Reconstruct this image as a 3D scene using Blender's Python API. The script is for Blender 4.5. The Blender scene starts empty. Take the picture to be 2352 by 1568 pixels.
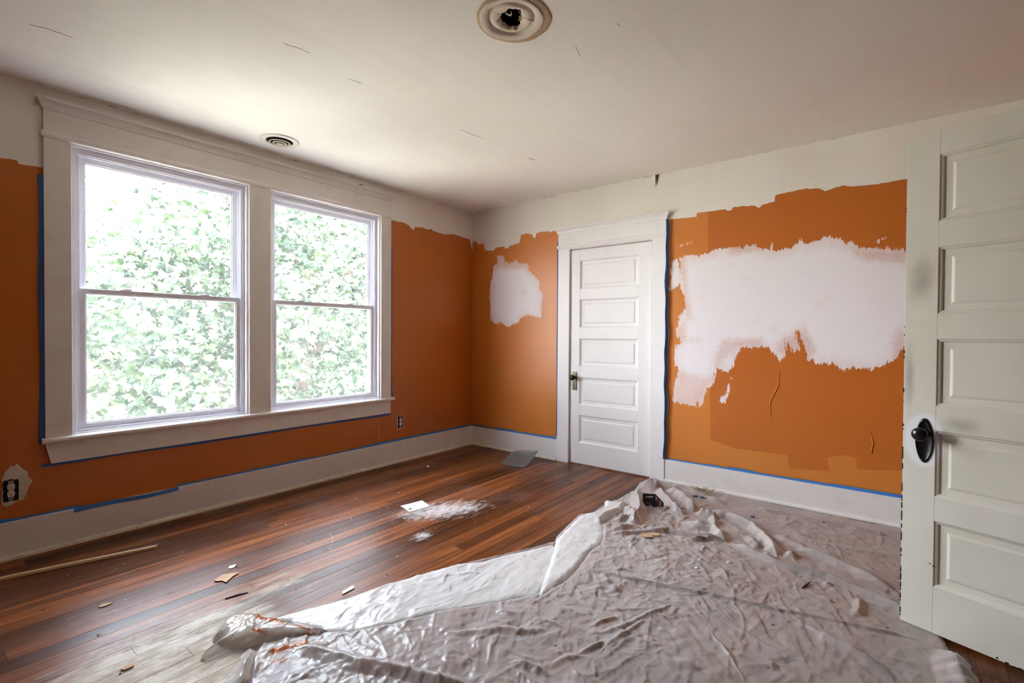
# Empty upstairs bedroom being repainted: orange walls, double window, closet door, open door, plastic drop cloth
import bpy, bmesh, math, random
import numpy as np
from mathutils import Vector, Matrix
random.seed(7)
rng = np.random.default_rng(7)
sc = bpy.context.scene
C = sc.collection

# ------------------------------------------------------------------ camera
cd = bpy.data.cameras.new('camera')
cam = bpy.data.objects.new('camera', cd)
C.objects.link(cam)
r_ = Vector((0.6190523, -0.78532784, 0.00586743)); u_ = Vector((0.00654778, 0.012632, 0.99989877)); f_ = Vector((0.78532247, 0.61895122, -0.01296203))
M_ = Matrix((r_, u_, -f_)).transposed().to_4x4()
M_.translation = Vector((-4.0287, -3.7478, 1.2252))
cam.matrix_world = M_
cd.sensor_width = 36; cd.lens = 17.107; cd.clip_start = .05; cd.clip_end = 500
sc.camera = cam

# ------------------------------------------------------------------ light, world, exposure
SKY = 15.0
w = bpy.data.worlds.new('sky'); sc.world = w; w.use_nodes = True
nt = w.node_tree; nt.nodes.clear()
bg = nt.nodes.new('ShaderNodeBackground'); wo = nt.nodes.new('ShaderNodeOutputWorld')
tc = nt.nodes.new('ShaderNodeTexCoord'); sp = nt.nodes.new('ShaderNodeSeparateXYZ'); cr = nt.nodes.new('ShaderNodeValToRGB')
cr.color_ramp.elements[0].position = 0.0; cr.color_ramp.elements[0].color = (0.97, 0.98, 1, 1)
cr.color_ramp.elements[1].position = 0.6; cr.color_ramp.elements[1].color = (0.74, 0.85, 1, 1)
nt.links.new(tc.outputs['Generated'], sp.inputs[0]); nt.links.new(sp.outputs['Z'], cr.inputs[0]); nt.links.new(cr.outputs[0], bg.inputs[0])
bg.inputs[1].default_value = SKY
nt.links.new(bg.outputs[0], wo.inputs[0])
sd = bpy.data.lights.new('sun', 'SUN'); sd.energy = 27; sd.angle = math.radians(1.0); sd.color = (1, .95, .86)
sun = bpy.data.objects.new('sun', sd); C.objects.link(sun)
sun.rotation_euler = Vector((0.35, 0.62, -0.85)).to_track_quat('-Z', 'Y').to_euler(); sun.location = (-8, -14, 20)
sc.view_settings.view_transform = 'Standard'; sc.view_settings.look = 'None'
sc.view_settings.gamma = 1; sc.view_settings.use_curve_mapping = False
sc.view_settings.exposure = 1.4
cy = sc.cycles
cy.use_denoising = True; cy.use_adaptive_sampling = True; cy.adaptive_threshold = .05; cy.max_bounces = 9; cy.diffuse_bounces = 7; cy.glossy_bounces = 4; cy.transmission_bounces = 6
cy.transparent_max_bounces = 16; cy.caustics_reflective = False; cy.caustics_refractive = False
cy.sample_clamp_indirect = 12
def portal(x0, x1, z0, z1, y):
    ld = bpy.data.lights.new('window_portal', 'AREA'); ld.shape = 'RECTANGLE'; ld.size = x1 - x0; ld.size_y = z1 - z0
    ld.cycles.is_portal = True
    o = bpy.data.objects.new('window_portal', ld); C.objects.link(o)
    o.location = ((x0 + x1) / 2, y, (z0 + z1) / 2); o.rotation_euler = (math.radians(-90), 0, 0)
portal(-3.40, -2.41, .62, 2.32, .17); portal(-2.265, -1.245, .62, 2.32, .17)

# ------------------------------------------------------------------ materials
class NT:
    def __init__(s, name):
        s.m = bpy.data.materials.new(name); s.m.use_nodes = True
        s.t = s.m.node_tree; s.t.nodes.clear()
        s.out = s.n('OutputMaterial')
    def n(s, ty, **kw):
        nd = s.t.nodes.new('ShaderNode' + ty)
        for k, v in kw.items(): setattr(nd, k, v)
        return nd
    def link(s, a, b): s.t.links.new(a, b)
    def put(s, sock, v):
        if isinstance(v, bpy.types.NodeSocket): s.link(v, sock)
        elif isinstance(v, tuple) and len(v) == 3 and sock.type == 'RGBA': sock.default_value = (*v, 1)
        else: sock.default_value = v
    def math(s, op, a, b=0.0, c=None, clamp=False):
        nd = s.n('Math', operation=op, use_clamp=clamp); s.put(nd.inputs[0], a); s.put(nd.inputs[1], b)
        if c is not None: s.put(nd.inputs[2], c)
        return nd.outputs[0]
    def mix(s, f, a, b, mode='MIX'):
        nd = s.n('MixRGB', blend_type=mode); s.put(nd.inputs[0], f); s.put(nd.inputs[1], a); s.put(nd.inputs[2], b)
        return nd.outputs[0]
    def ramp(s, v, lo, hi, a=0.0, b=1.0):
        nd = s.n('MapRange'); nd.interpolation_type = 'SMOOTHSTEP'
        s.put(nd.inputs[0], v); s.put(nd.inputs[1], lo); s.put(nd.inputs[2], hi); s.put(nd.inputs[3], a); s.put(nd.inputs[4], b)
        return nd.outputs[0]
    def coord(s, kind='Object', scale=(1, 1, 1), loc=(0, 0, 0), rot=(0, 0, 0)):
        if kind == 'World': src = s.n('NewGeometry').outputs['Position']
        else: src = s.n('TexCoord').outputs[kind]
        mp = s.n('Mapping'); s.link(src, mp.inputs[0]); mp.inputs['Scale'].default_value = scale; mp.inputs['Location'].default_value = loc; mp.inputs['Rotation'].default_value = rot
        return mp.outputs[0]
    def noise(s, vec, scale, detail=3, rough=.5, dist=0.0):
        nd = s.n('TexNoise'); s.link(vec, nd.inputs['Vector']); nd.inputs['Scale'].default_value = scale
        nd.inputs['Detail'].default_value = detail; nd.inputs['Roughness'].default_value = rough; nd.inputs['Distortion'].default_value = dist
        return nd.outputs[0]
    def attr(s, name):
        return s.n('Attribute', attribute_name=name).outputs['Fac']
    def bump(s, h, strength=.3, dist=.002):
        nd = s.n('Bump'); s.put(nd.inputs['Height'], h); nd.inputs['Strength'].default_value = strength; nd.inputs['Distance'].default_value = dist
        return nd.outputs[0]
    def bsdf(s, color, rough=.5, normal=None, spec=.5, metal=0.0, **kw):
        nd = s.n('BsdfPrincipled'); s.put(nd.inputs['Base Color'], color); s.put(nd.inputs['Roughness'], rough)
        s.put(nd.inputs['Specular IOR Level'], spec); s.put(nd.inputs['Metallic'], metal)
        if normal is not None: s.link(normal, nd.inputs['Normal'])
        for k, v in kw.items(): s.put(nd.inputs[k], v)
        return nd.outputs[0]
    def mixs(s, f, a, b):
        nd = s.n('MixShader'); s.put(nd.inputs[0], f); s.link(a, nd.inputs[1]); s.link(b, nd.inputs[2]); return nd.outputs[0]
    def done(s, sh): s.link(sh, s.out.inputs[0]); return s.m

def plain(name, col, rough=.5, grime=0.0, gcol=(.2, .15, .1), bumpy=0.0, spec=.5, metal=0.0, scale=6):
    k = NT(name); v = k.coord('World')
    c = col
    if grime:
        c = k.mix(k.math('MULTIPLY', k.ramp(k.noise(v, scale, 5, .65), .5, .75), grime), col, gcol)
    nrm = k.bump(k.noise(v, 60, 3), bumpy, .002) if bumpy else None
    return k.done(k.bsdf(c, rough, nrm, spec, metal))

WHITE = (.80, .775, .73)
def m_wall(name, axis):
    k = NT(name); v = k.coord('World')
    fine = k.noise(v, 90, 3, .6)
    st = k.coord('World', scale=(1, 60, 9) if axis == 'x' else (60, 1, 9))
    streak = k.noise(st, 1, 3, .6); n2 = k.noise(v, 35, 4, .7)
    # orange paint, its ragged upper edge
    wob = k.math('MULTIPLY', k.math('SUBTRACT', k.noise(v, 22, 4, .7), .5), .022)
    om = k.ramp(k.math('ADD', k.attr('orange'), wob), -.0015, .0015)
    big = k.noise(v, 1.2, 2)
    base = k.mix(k.ramp(big, .3, .7), (.62, .20, .032), (.67, .235, .045))
    coat_and_shade = k.ramp(k.attr('coat_and_shade'), -.003, .003)
    orange = k.mix(k.math('MULTIPLY', coat_and_shade, .5), base, (.45, .090, .006))  # deeper orange: second coat on door wall, painted-in shade on window wall
    wv = k.noise(k.coord('World', scale=(1, 1, .25)), 3.0, 2)
    white = k.mix(k.ramp(wv, .35, .75), (.86, .83, .77), (.82, .78, .71))
    white = k.mix(k.math('MULTIPLY', k.ramp(k.noise(v, 7, 6, .75), .62, .8), .35), white, (.52, .47, .38))
    col = k.mix(om, white, orange)
    # primer
    p = k.attr('primer'); pt = k.attr('primer_thin')
    e = k.math('ADD', p, k.math('MULTIPLY', k.math('SUBTRACT', streak, .5), .085))
    e = k.math('ADD', e, k.math('MULTIPLY', k.math('SUBTRACT', n2, .5), .05))
    pm = k.ramp(e, -.002, .004)
    cov = k.ramp(k.math('SUBTRACT', e, k.math('MULTIPLY', k.noise(v, 9, 3), .09)), -.06, .05, .80, .985)
    thin = k.math('MULTIPLY', k.ramp(k.math('ADD', pt, k.math('MULTIPLY', k.math('SUBTRACT', n2, .5), .12)), -.03, .04), k.ramp(k.noise(v, 240, 3, .7), .3, .62, .35, 1.0))
    cov = k.math('MULTIPLY', cov, k.math('SUBTRACT', 1.0, k.math('MULTIPLY', thin, .42)))
    mott = k.math('MULTIPLY', k.ramp(k.noise(v, 5, 5, .65), .58, .72), .10)
    cov = k.math('SUBTRACT', cov, mott)
    pm = k.math('MULTIPLY', pm, cov)
    prim = (.88, .85, .88)
    col = k.mix(pm, col, prim)
    rough = k.math('ADD', .36, k.math('MULTIPLY', pm, .3))
    h = k.math('ADD', k.math('MULTIPLY', fine, .35), k.math('MULTIPLY', k.noise(v, 5, 3), 2.2))
    h = k.math('ADD', h, k.math('MULTIPLY', pm, .5)); h = k.math('ADD', h, k.math('MULTIPLY', om, .4))
    return k.done(k.bsdf(col, rough, k.bump(h, .35, .004), .45))

def m_ceiling():
    k = NT('ceiling_paint'); v = k.coord('World')
    c = k.mix(k.ramp(k.noise(v, 1.4, 4), .35, .7), (.88, .86, .81), (.85, .82, .77))
    st = k.coord('World', scale=(1.0, 14, 1), rot=(0, 0, .05))
    c = k.mix(k.math('MULTIPLY', k.ramp(k.noise(st, 1, 4), .5, .8), .15), c, (.70, .65, .57))
    h = k.math('ADD', k.math('MULTIPLY', k.noise(v, 3, 4), 3), k.math('MULTIPLY', k.noise(v, 120, 2), .25))
    return k.done(k.bsdf(c, .55, k.bump(h, .4, .004), .3))

def m_floor():
    k = NT('varnished_pine_plank'); oi = k.n('ObjectInfo')
    rnd = oi.outputs['Random']
    src = k.n('NewGeometry').outputs['Position']
    off = k.n('CombineXYZ'); k.put(off.inputs[0], k.math('MULTIPLY', rnd, 37.0)); k.put(off.inputs[2], k.math('MULTIPLY', rnd, 91.0))
    ad = k.n('VectorMath', operation='ADD'); k.link(src, ad.inputs[0]); k.link(off.outputs[0], ad.inputs[1])
    mp = k.n('Mapping'); k.link(ad.outputs[0], mp.inputs[0]); mp.inputs['Scale'].default_value = (1.1, 26, 1)
    g = k.noise(mp.outputs[0], 1.0, 6, .68, .6)
    mp2 = k.n('Mapping'); k.link(ad.outputs[0], mp2.inputs[0]); mp2.inputs['Scale'].default_value = (3, 140, 1)
    g2 = k.noise(mp2.outputs[0], 1.0, 3, .6)
    cr = k.n('ValToRGB'); k.link(g, cr.inputs[0])
    el = cr.color_ramp.elements
    el[0].position = .28; el[0].color = (.040, .012, .007, 1)
    el[1].position = .75; el[1].color = (.36, .125, .030, 1)
    e2 = el.new(.5); e2.color = (.175, .052, .013, 1)
    c = k.mix(k.math('MULTIPLY', k.ramp(g2, .35, .7), .3), cr.outputs[0], (.07, .02, .010))
    tone = k.ramp(rnd, 0, 1, .45, 1.35)
    hs = k.n('HueSaturation'); k.put(hs.inputs['Value'], tone); k.put(hs.inputs['Saturation'], 1.0); k.link(c, hs.inputs['Color']); c = hs.outputs[0]
    def blob(x, y, rx, ry, rot=0.0):
        mpp = k.n('Mapping'); mpp.vector_type = 'TEXTURE'; k.link(src, mpp.inputs[0])
        mpp.inputs['Location'].default_value = (x, y, 0); mpp.inputs['Rotation'].default_value = (0, 0, rot); mpp.inputs['Scale'].default_value = (rx, ry, 1)
        ln = k.n('VectorMath', operation='LENGTH'); k.link(mpp.outputs[0], ln.inputs[0])
        return k.math('SUBTRACT', 1.0, ln.outputs['Value'])
    v = k.coord('World')
    # worn-through varnish
    wn = k.noise(k.coord('World', scale=(3, 26, 1)), 1, 6, .75)
    wv = k.math('ADD', blob(-3.38, -1.66, .42, .33, .1), k.math('MULTIPLY', k.math('SUBTRACT', wn, .5), 1.5))
    wv = k.math('MAXIMUM', wv, k.math('ADD', blob(-2.9, -1.4, .7, .45), k.math('SUBTRACT', k.math('MULTIPLY', k.math('SUBTRACT', wn, .5), 1.4), .85)))
    worn = k.ramp(wv, -.15, .35)
    wc = k.mix(k.ramp(g2, .3, .7), (.56, .47, .35), (.32, .25, .18))
    wc = k.mix(k.math('MULTIPLY', k.ramp(k.noise(k.coord('World', scale=(5, 13, 1)), 1, 6, .7), .40, .62), .8), wc, (.82, .79, .69))
    wc = k.mix(k.math('MULTIPLY', k.ramp(k.noise(k.coord('World', scale=(9, 20, 1), loc=(5, 3, 0)), 1, 6, .75), .55, .68), .8), wc, (.16, .10, .07))
    c = k.mix(k.math('MULTIPLY', worn, .92), c, wc)
    # haze of footprints and fine dust
    hz = k.ramp(k.noise(v, 2.2, 5, .6), .45, .75)
    c = k.mix(k.math('MULTIPLY', hz, .12), c, (.42, .30, .28))
    # plaster dust
    dn = k.math('MULTIPLY', k.math('SUBTRACT', k.noise(k.coord('World', scale=(14, 34, 1)), 1, 7, .8), .5), 3.0)
    d = k.math('MAXIMUM', blob(-1.53, -1.38, .17, .10, -.75), blob(-1.66, -1.27, .42, .22, -.5))
    d = k.math('MAXIMUM', d, k.math('SUBTRACT', blob(-2.05, -1.50, .13, .09, .2), .2))
    d = k.ramp(k.math('ADD', d, dn), .1, .95)
    sp = k.ramp(k.noise(v, 260, 2, .5), .735, .76)
    d = k.math('MAXIMUM', d, k.math('MULTIPLY', sp, .6))
    c = k.mix(k.math('MULTIPLY', d, .68), c, (.75, .70, .68))
    blk = k.ramp(k.noise(v, 150, 2, .5), .76, .78); c = k.mix(k.math('MULTIPLY', blk, .8), c, (.012, .01, .01))
    rough = k.math('ADD', k.math('ADD', .24, k.math('MULTIPLY', k.noise(v, 6, 5, .7), .26)), k.math('ADD', k.math('MULTIPLY', worn, .28), k.math('MULTIPLY', d, .4)))
    h = k.math('ADD', k.math('MULTIPLY', g2, .25), k.math('MULTIPLY', g, .5))
    return k.done(k.bsdf(c, rough, k.bump(h, .25, .002), .20))

def m_plastic(name, cover, milky=(.80, .76, .75), stain=None, rough=.24):
    k = NT(name); v = k.coord('World')
    col = milky
    cv = cover
    if stain is not None:
        s = k.ramp(k.math('ADD', k.attr('stain'), k.math('MULTIPLY', k.math('SUBTRACT', k.noise(v, 28, 5, .7), .5), stain)), 0, .02)
        s2 = k.ramp(k.math('ADD', k.attr('stain'), k.math('MULTIPLY', k.math('SUBTRACT', k.noise(v, 9, 3), .5), .1)), -.05, .05)
        col = k.mix(k.math('MULTIPLY', s2, .5), col, (.50, .33, .17)); col = k.mix(s, col, (.50, .12, .015))
        cv = k.math('MAXIMUM', cover, k.math('MULTIPLY', s, .97))
    lw = k.n('LayerWeight'); lw.inputs[0].default_value = .5
    cv = k.math('ADD', cv, k.math('MULTIPLY', k.math('POWER', lw.outputs['Facing'], 1.6), .38), clamp=True)   # film looks denser where it turns edge-on
    dd = k.ramp(k.noise(v, 120, 2, .5), .755, .77)
    col = k.mix(k.math('MULTIPLY', dd, .8), col, (.03, .02, .015))
    def vor(sc_, rot):
        nd = k.n('TexVoronoi', feature='F1'); wv_ = k.n('MixRGB'); wv_.inputs[0].default_value = .06
        cc = k.coord('World', scale=(1, 1.7, 1), rot=(0, 0, rot)); k.link(cc, wv_.inputs[1]); nn = k.n('TexNoise'); k.link(cc, nn.inputs['Vector']); nn.inputs['Scale'].default_value = 7; k.link(nn.outputs['Color'], wv_.inputs[2])
        k.link(wv_.outputs[0], nd.inputs['Vector']); nd.inputs['Scale'].default_value = sc_; return nd.outputs['Distance']
    h = k.math('ADD', k.math('MULTIPLY', vor(13, .5), 1.6), k.math('MULTIPLY', vor(30, 1.4), .8)); h = k.math('ADD', h, k.math('MULTIPLY', k.noise(v, 45, 3, .6), .3))
    nb = k.bump(h, .28, .006)
    df = k.n('BsdfDiffuse'); k.put(df.inputs[0], col); k.link(nb, df.inputs['Normal'])
    tl = k.n('BsdfTranslucent'); k.put(tl.inputs[0], col); k.link(nb, tl.inputs['Normal'])
    body = k.mixs(.3, df.outputs[0], tl.outputs[0])
    tr = k.n('BsdfTransparent'); tr.inputs[0].default_value = (.95, .93, .92, 1)
    sheet = k.mixs(cv, tr.outputs[0], body)
    gl = k.n('BsdfGlossy'); gl.inputs['Roughness'].default_value = rough; k.link(nb, gl.inputs['Normal'])
    fr = k.n('Fresnel'); fr.inputs[0].default_value = 1.5; k.link(nb, fr.inputs['Normal'])
    return k.done(k.mixs(k.math('MULTIPLY', fr.outputs[0], .75, clamp=True), sheet, gl.outputs[0]))

def m_glass(name, tint=(1, 1, 1), haze=0.0, hazec=(.8, .85, .85), refl=.6):
    k = NT(name)
    tr = k.n('BsdfTransparent'); tr.inputs[0].default_value = (*tint, 1)
    sh = tr.outputs[0]
    if haze:
        df = k.n('BsdfTranslucent'); df.inputs[0].default_value = (*hazec, 1)
        d2 = k.n('BsdfDiffuse'); d2.inputs[0].default_value = (*hazec, 1)
        sh = k.mixs(haze, sh, k.mixs(.5, df.outputs[0], d2.outputs[0]))
    gl = k.n('BsdfGlossy'); gl.inputs['Roughness'].default_value = .02
    fr = k.n('Fresnel'); fr.inputs[0].default_value = 1.45
    return k.done(k.mixs(k.math('MULTIPLY', fr.outputs[0], refl, clamp=True), sh, gl.outputs[0]))

def m_leaf():
    k = NT('maple_leaf'); v = k.coord('World')
    n = k.noise(v, 1.6, 2)
    c = k.mix(k.ramp(n, .3, .7), (.028, .052, .028), (.048, .068, .032))
    c = k.mix(k.ramp(k.noise(v, 13, 2), .66, .72), c, (.16, .07, .02))
    df = k.bsdf(c, .35, None, .5)
    tl = k.n('BsdfTranslucent'); k.put(tl.inputs[0], k.mix(.5, c, (.06, .09, .03)))
    return k.done(k.mixs(.35, df, tl.outputs[0]))

M = dict(
    trim=plain('aged_white_trim_paint', (.80, .76, .72), .42, .3, (.50, .42, .34), .12, scale=5),
    closet=plain('white_door_paint', (.86, .85, .85), .38, .15, (.62, .57, .50), .08, scale=4),
    base=plain('baseboard_paint', (.80, .76, .73), .42, .22, (.50, .42, .35), .15, scale=7),
    shoe=plain('yellowed_shoe_moulding_paint', (.70, .64, .52), .5, .6, (.30, .24, .17), .3, scale=25),
    vinyl=plain('white_vinyl', (.78, .78, .84), .35, .2, (.50, .48, .50), 0, scale=12),
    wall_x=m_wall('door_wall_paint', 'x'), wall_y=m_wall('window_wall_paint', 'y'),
    plainwall=plain('darkened_unseen_wall_paint', (.20, .07, .016), .6),  # unseen walls, colour darkened to cut bounce onto the window wall
    ceiling=m_ceiling(), floor=m_floor(),
    subfloor=plain('dark_subfloor', (.015, .008, .006), .9),
    tape=plain('blue_masking_tape', (.045, .20, .60), .6, .3, (.02, .07, .2), .2, scale=14),
    tape_paint=plain('tape_with_orange_overpaint', (.34, .17, .025), .6, .7, (.04, .12, .22), .2, scale=9),
    bronze=plain('dark_bronze_knob_metal', (.035, .03, .022), .32, .4, (.012, .01, .01), 0, .5, .7, 20),
    brass=plain('worn_bronze_plate', (.13, .115, .06), .4, .6, (.03, .03, .03), 0, .5, .6, 15),
    black=plain('black_knob_enamel', (.006, .005, .005), .22, 0),
    darkhole=plain('dark_cavity', (.008, .006, .005), .9),
    steel=plain('dull_steel_strap', (.30, .28, .25), .45, .3, metal=.8),
    device=plain('ivory_outlet_plastic', (.72, .68, .66), .35),
    plaster=plain('bare_plaster_patch', (.62, .57, .47), .8, .5, (.42, .38, .28), .4, scale=18),
    dowel=plain('tan_bare_wood', (.58, .41, .22), .5, .3, (.25, .15, .07), .1, scale=12),
    paper=plain('white_card', (.83, .83, .80), .5), scrap=plain('torn_backing_paper', (.55, .34, .20), .8, .3, (.35, .2, .1)),
    chip=plain('white_plaster_crumb', (.80, .78, .72), .8), dark=plain('dark_debris', (.02, .014, .01), .8),
    bark=plain('tree_bark', (.13, .10, .085), .9, .5, (.06, .05, .04), .5, scale=9),
    leaf=m_leaf(),
    grass=plain('sunlit_ground', (.46, .43, .35), .9, .7, (.56, .53, .48), 0, scale=.4),
    pane=m_glass('window_glass', (1, 1, 1), .010, (.9, .95, 1)), screen=m_glass('insect_screen_mesh', (1, 1, 1), .018, (.40, .42, .41), 0),
    blueglass=m_glass('pale_blue_shade_glass', (.90, .965, .985), .24, (.86, .95, 1.0), .9),
    sheet=m_plastic('milky_plastic_sheet', .37, stain=.03, milky=(.96, .87, .82)), flap=m_plastic('folded_plastic_layers', .74, (.95, .92, .89), stain=.05), fold=m_plastic('doubled_plastic_fold', .30, (.96, .90, .87), rough=.15), tail=m_plastic('wet_look_plastic', .36, (.78, .73, .68), stain=.035, rough=.15),
    doorp=None)

def m_door2():
    k = NT('grimy_white_door_paint'); v = k.coord('Object')
    c = k.mix(k.ramp(k.noise(v, 3, 4), .35, .7), (.76, .73, .64), (.70, .67, .56))
    def blob(x, z, rx, rz):
        mpp = k.n('Mapping'); mpp.vector_type = 'TEXTURE'; k.link(k.n('TexCoord').outputs['Object'], mpp.inputs[0])
        mpp.inputs['Location'].default_value = (x, 0, z); mpp.inputs['Scale'].default_value = (rx, 1000, rz)
        ln = k.n('VectorMath', operation='LENGTH'); k.link(mpp.outputs[0], ln.inputs[0]); return k.math('SUBTRACT', 1.0, ln.outputs['Value'])
    wob = k.math('MULTIPLY', k.math('SUBTRACT', k.noise(v, 14, 4, .7), .5), .7)
    g = k.ramp(k.math('ADD', k.math('MAXIMUM', blob(.06, 1.47, .075, .16), blob(.19, .88, .10, .05)), wob), .1, 1.1)
    g = k.math('MAXIMUM', g, k.ramp(k.math('ADD', blob(.02, 1.05, .03, .2), wob), .1, 1.0))
    c = k.mix(k.math('MULTIPLY', g, .55), c, (.22, .20, .16))
    p = k.ramp(k.math('ADD', blob(.072, .80, .075, .125), k.math('MULTIPLY', wob, .25)), 0, .25)
    c = k.mix(p, c, (.84, .84, .85))
    ch = k.ramp(k.noise(v, 55, 4, .8), .735, .75); c = k.mix(k.math('MULTIPLY', ch, .6), c, (.15, .12, .08))
    return k.done(k.bsdf(c, .42, k.bump(k.noise(v, 50, 3), .1, .002), .5))
M['doorp'] = m_door2()

# ------------------------------------------------------------------ geometry helpers
def tag(o, label=None, cat=None, group=None, kind=None):
    if label: o['label'] = label
    if cat: o['category'] = cat
    if group: o['group'] = group
    if kind: o['kind'] = kind
    return o
def empty(name, loc=(0, 0, 0), rz=0, **kw):
    o = bpy.data.objects.new(name, None); C.objects.link(o); o.location = loc; o.rotation_euler = (0, 0, rz); o.empty_display_size = .1
    return tag(o, **kw)
def mesh(name, V, F, mat, parent=None, smooth=False, **kw):
    me = bpy.data.meshes.new(name); me.from_pydata([tuple(map(float, p)) for p in V], [], [tuple(map(int, f)) for f in F])
    if isinstance(mat, str): mat = M[mat]
    me.materials.append(mat)
    if smooth: me.polygons.foreach_set('use_smooth', [True] * len(me.polygons))
    me.update()
    o = bpy.data.objects.new(name, me); C.objects.link(o)
    if parent is not None: o.parent = parent
    return tag(o, **kw)
class MB:
    def __init__(s): s.V = []; s.F = []
    def add(s, V, F):
        b = len(s.V); s.V += [tuple(p) for p in V]; s.F += [tuple(i + b for i in f) for f in F]; return s
    def box(s, x0, x1, y0, y1, z0, z1, bev=0.0):
        x0, x1 = sorted((x0, x1)); y0, y1 = sorted((y0, y1)); z0, z1 = sorted((z0, z1))
        if bev <= 0:
            V = [(x, y, z) for x in (x0, x1) for y in (y0, y1) for z in (z0, z1)]
            F = [(0, 1, 3, 2), (4, 6, 7, 5), (0, 4, 5, 1), (2, 3, 7, 6), (0, 2, 6, 4), (1, 5, 7, 3)]
            return s.add(V, F)
        bm = bmesh.new(); bmesh.ops.create_cube(bm, size=1)
        for v in bm.verts: v.co = Vector((x0 + (v.co.x + .5) * (x1 - x0), y0 + (v.co.y + .5) * (y1 - y0), z0 + (v.co.z + .5) * (z1 - z0)))
        bmesh.ops.bevel(bm, geom=bm.edges[:], offset=min(bev, (x1 - x0) / 2.2, (y1 - y0) / 2.2, (z1 - z0) / 2.2), segments=2, affect='EDGES', profile=.5)
        bm.verts.index_update()
        V = [tuple(v.co) for v in bm.verts]; F = [tuple(v.index for v in f.verts) for f in bm.faces]; bm.free()
        return s.add(V, F)
    def tube(s, pts, rad, n=10, cap=True):
        P = [Vector(p) for p in pts]; R = rad if hasattr(rad, '__len__') else [rad] * len(P)
        V = []; up = Vector((0, 0, 1))
        for i, p in enumerate(P):
            t = (P[min(i + 1, len(P) - 1)] - P[max(i - 1, 0)]).normalized()
            a = t.cross(up if abs(t.z) < .95 else Vector((1, 0, 0))).normalized(); b = t.cross(a)
            for j in range(n):
                th = 2 * math.pi * j / n; V.append(tuple(p + (a * math.cos(th) + b * math.sin(th)) * R[i]))
        F = [(i * n + j, i * n + (j + 1) % n, (i + 1) * n + (j + 1) % n, (i + 1) * n + j) for i in range(len(P) - 1) for j in range(n)]
        if cap: F += [tuple(range(n))[::-1], tuple((len(P) - 1) * n + j for j in range(n))]
        return s.add(V, F)
    def lathe(s, prof, origin, axis='z', n=32, sx=1.0, sy=1.0):
        V = []; ox, oy, oz = origin
        for r, h in prof:
            for j in range(n):
                a = 2 * math.pi * j / n; u = r * math.cos(a) * sx; v = r * math.sin(a) * sy
                V.append({'z': (ox + u, oy + v, oz + h), 'x': (ox + h, oy + u, oz + v), 'y': (ox + u, oy + h, oz + v)}[axis])
        m = len(prof)
        F = [(i * n + j, i * n + (j + 1) % n, (i + 1) * n + (j + 1) % n, (i + 1) * n + j) for i in range(m - 1) for j in range(n)]
        if prof[0][0] > 1e-6 and prof[0][0] < .001: pass
        return s.add(V, F)
    def build(s, name, mat, parent=None, smooth=False, **kw):
        o = mesh(name, s.V, s.F, mat, parent, smooth, **kw)
        bm = bmesh.new(); bm.from_mesh(o.data); bmesh.ops.recalc_face_normals(bm, faces=bm.faces[:]); bm.to_mesh(o.data); bm.free()
        return o
def bx(name, mat, parent, *a, bev=0.0, **kw): return MB().box(*a, bev=bev).build(name, mat, parent, **kw)
def moulding(name, mat, parent, wall, a, b, prof, flare=True, **kw):
    """profile (projection d, height z) run along a wall from a to b, with mitred returns. wall 'y' = window wall, 'x' = door wall"""
    V = []
    d0 = min(d for d, z in prof)
    for end, sgn in ((a, -1), (b, 1)):
        for d, z in prof:
            s_ = end + (sgn * (d - d0) if flare else 0)
            V.append((s_, -d, z) if wall == 'y' else (-d, s_, z))
    n = len(prof)
    # back points on the wall for a closed return
    for end, sgn in ((a, -1), (b, 1)):
        for d, z in prof:
            s_ = end + (sgn * (d - d0) if flare else 0)
            V.append((s_, .0, z) if wall == 'y' else (.0, s_, z))
    F = [(i, i + 1, n + i + 1, n + i) for i in range(n - 1)]
    F += [(2 * n + i, 2 * n + i + 1, i + 1, i) for i in range(n - 1)] + [(n + i, n + i + 1, 3 * n + i + 1, 3 * n + i) for i in range(n - 1)]
    F += [(0, n, 3 * n, 2 * n), (n - 1, 2 * n - 1, 4 * n - 1, 3 * n - 1)]
    b_ = MB(); b_.add(V, F); return b_.build(name, mat, parent, **kw)
def sdf(P, poly):
    """signed distance (inside positive) of points P (N,2) to a polygon"""
    A = np.asarray(poly, float); B = np.roll(A, -1, 0); d = np.full(len(P), 1e9); ins = np.zeros(len(P), bool)
    for a, b in zip(A, B):
        ab = b - a; ap = P - a; t = np.clip((ap @ ab) / max(ab @ ab, 1e-12), 0, 1)
        d = np.minimum(d, np.hypot(*(ap - t[:, None] * ab).T))
        c = ((a[1] > P[:, 1]) != (b[1] > P[:, 1])); xi = (b[0] - a[0]) * (P[:, 1] - a[1]) / (b[1] - a[1] + 1e-12) + a[0]
        ins ^= c & (P[:, 0] < xi)
    return np.where(ins, d, -d)
def seg_d(P, a, b):
    a = np.asarray(a, float); b = np.asarray(b, float); ab = b - a; t = np.clip(((P - a) @ ab) / max(ab @ ab, 1e-12), 0, 1)
    return np.hypot(*(P - a - t[:, None] * ab).T), t
def vnoise(x, y, seed=0):
    xi = np.floor(x).astype(np.int64); yi = np.floor(y).astype(np.int64); fx = x - xi; fy = y - yi
    fx = fx * fx * (3 - 2 * fx); fy = fy * fy * (3 - 2 * fy)
    def h(a, b):
        n = (a * 374761393 + b * 668265263 + seed * 982451653) & 0x7fffffff; n = ((n ^ (n >> 13)) * 1274126177) & 0x7fffffff
        return ((n ^ (n >> 16)) & 0xffff) / 65535.0
    return (h(xi, yi) * (1 - fx) + h(xi + 1, yi) * fx) * (1 - fy) + (h(xi, yi + 1) * (1 - fx) + h(xi + 1, yi + 1) * fx) * fy
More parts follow.
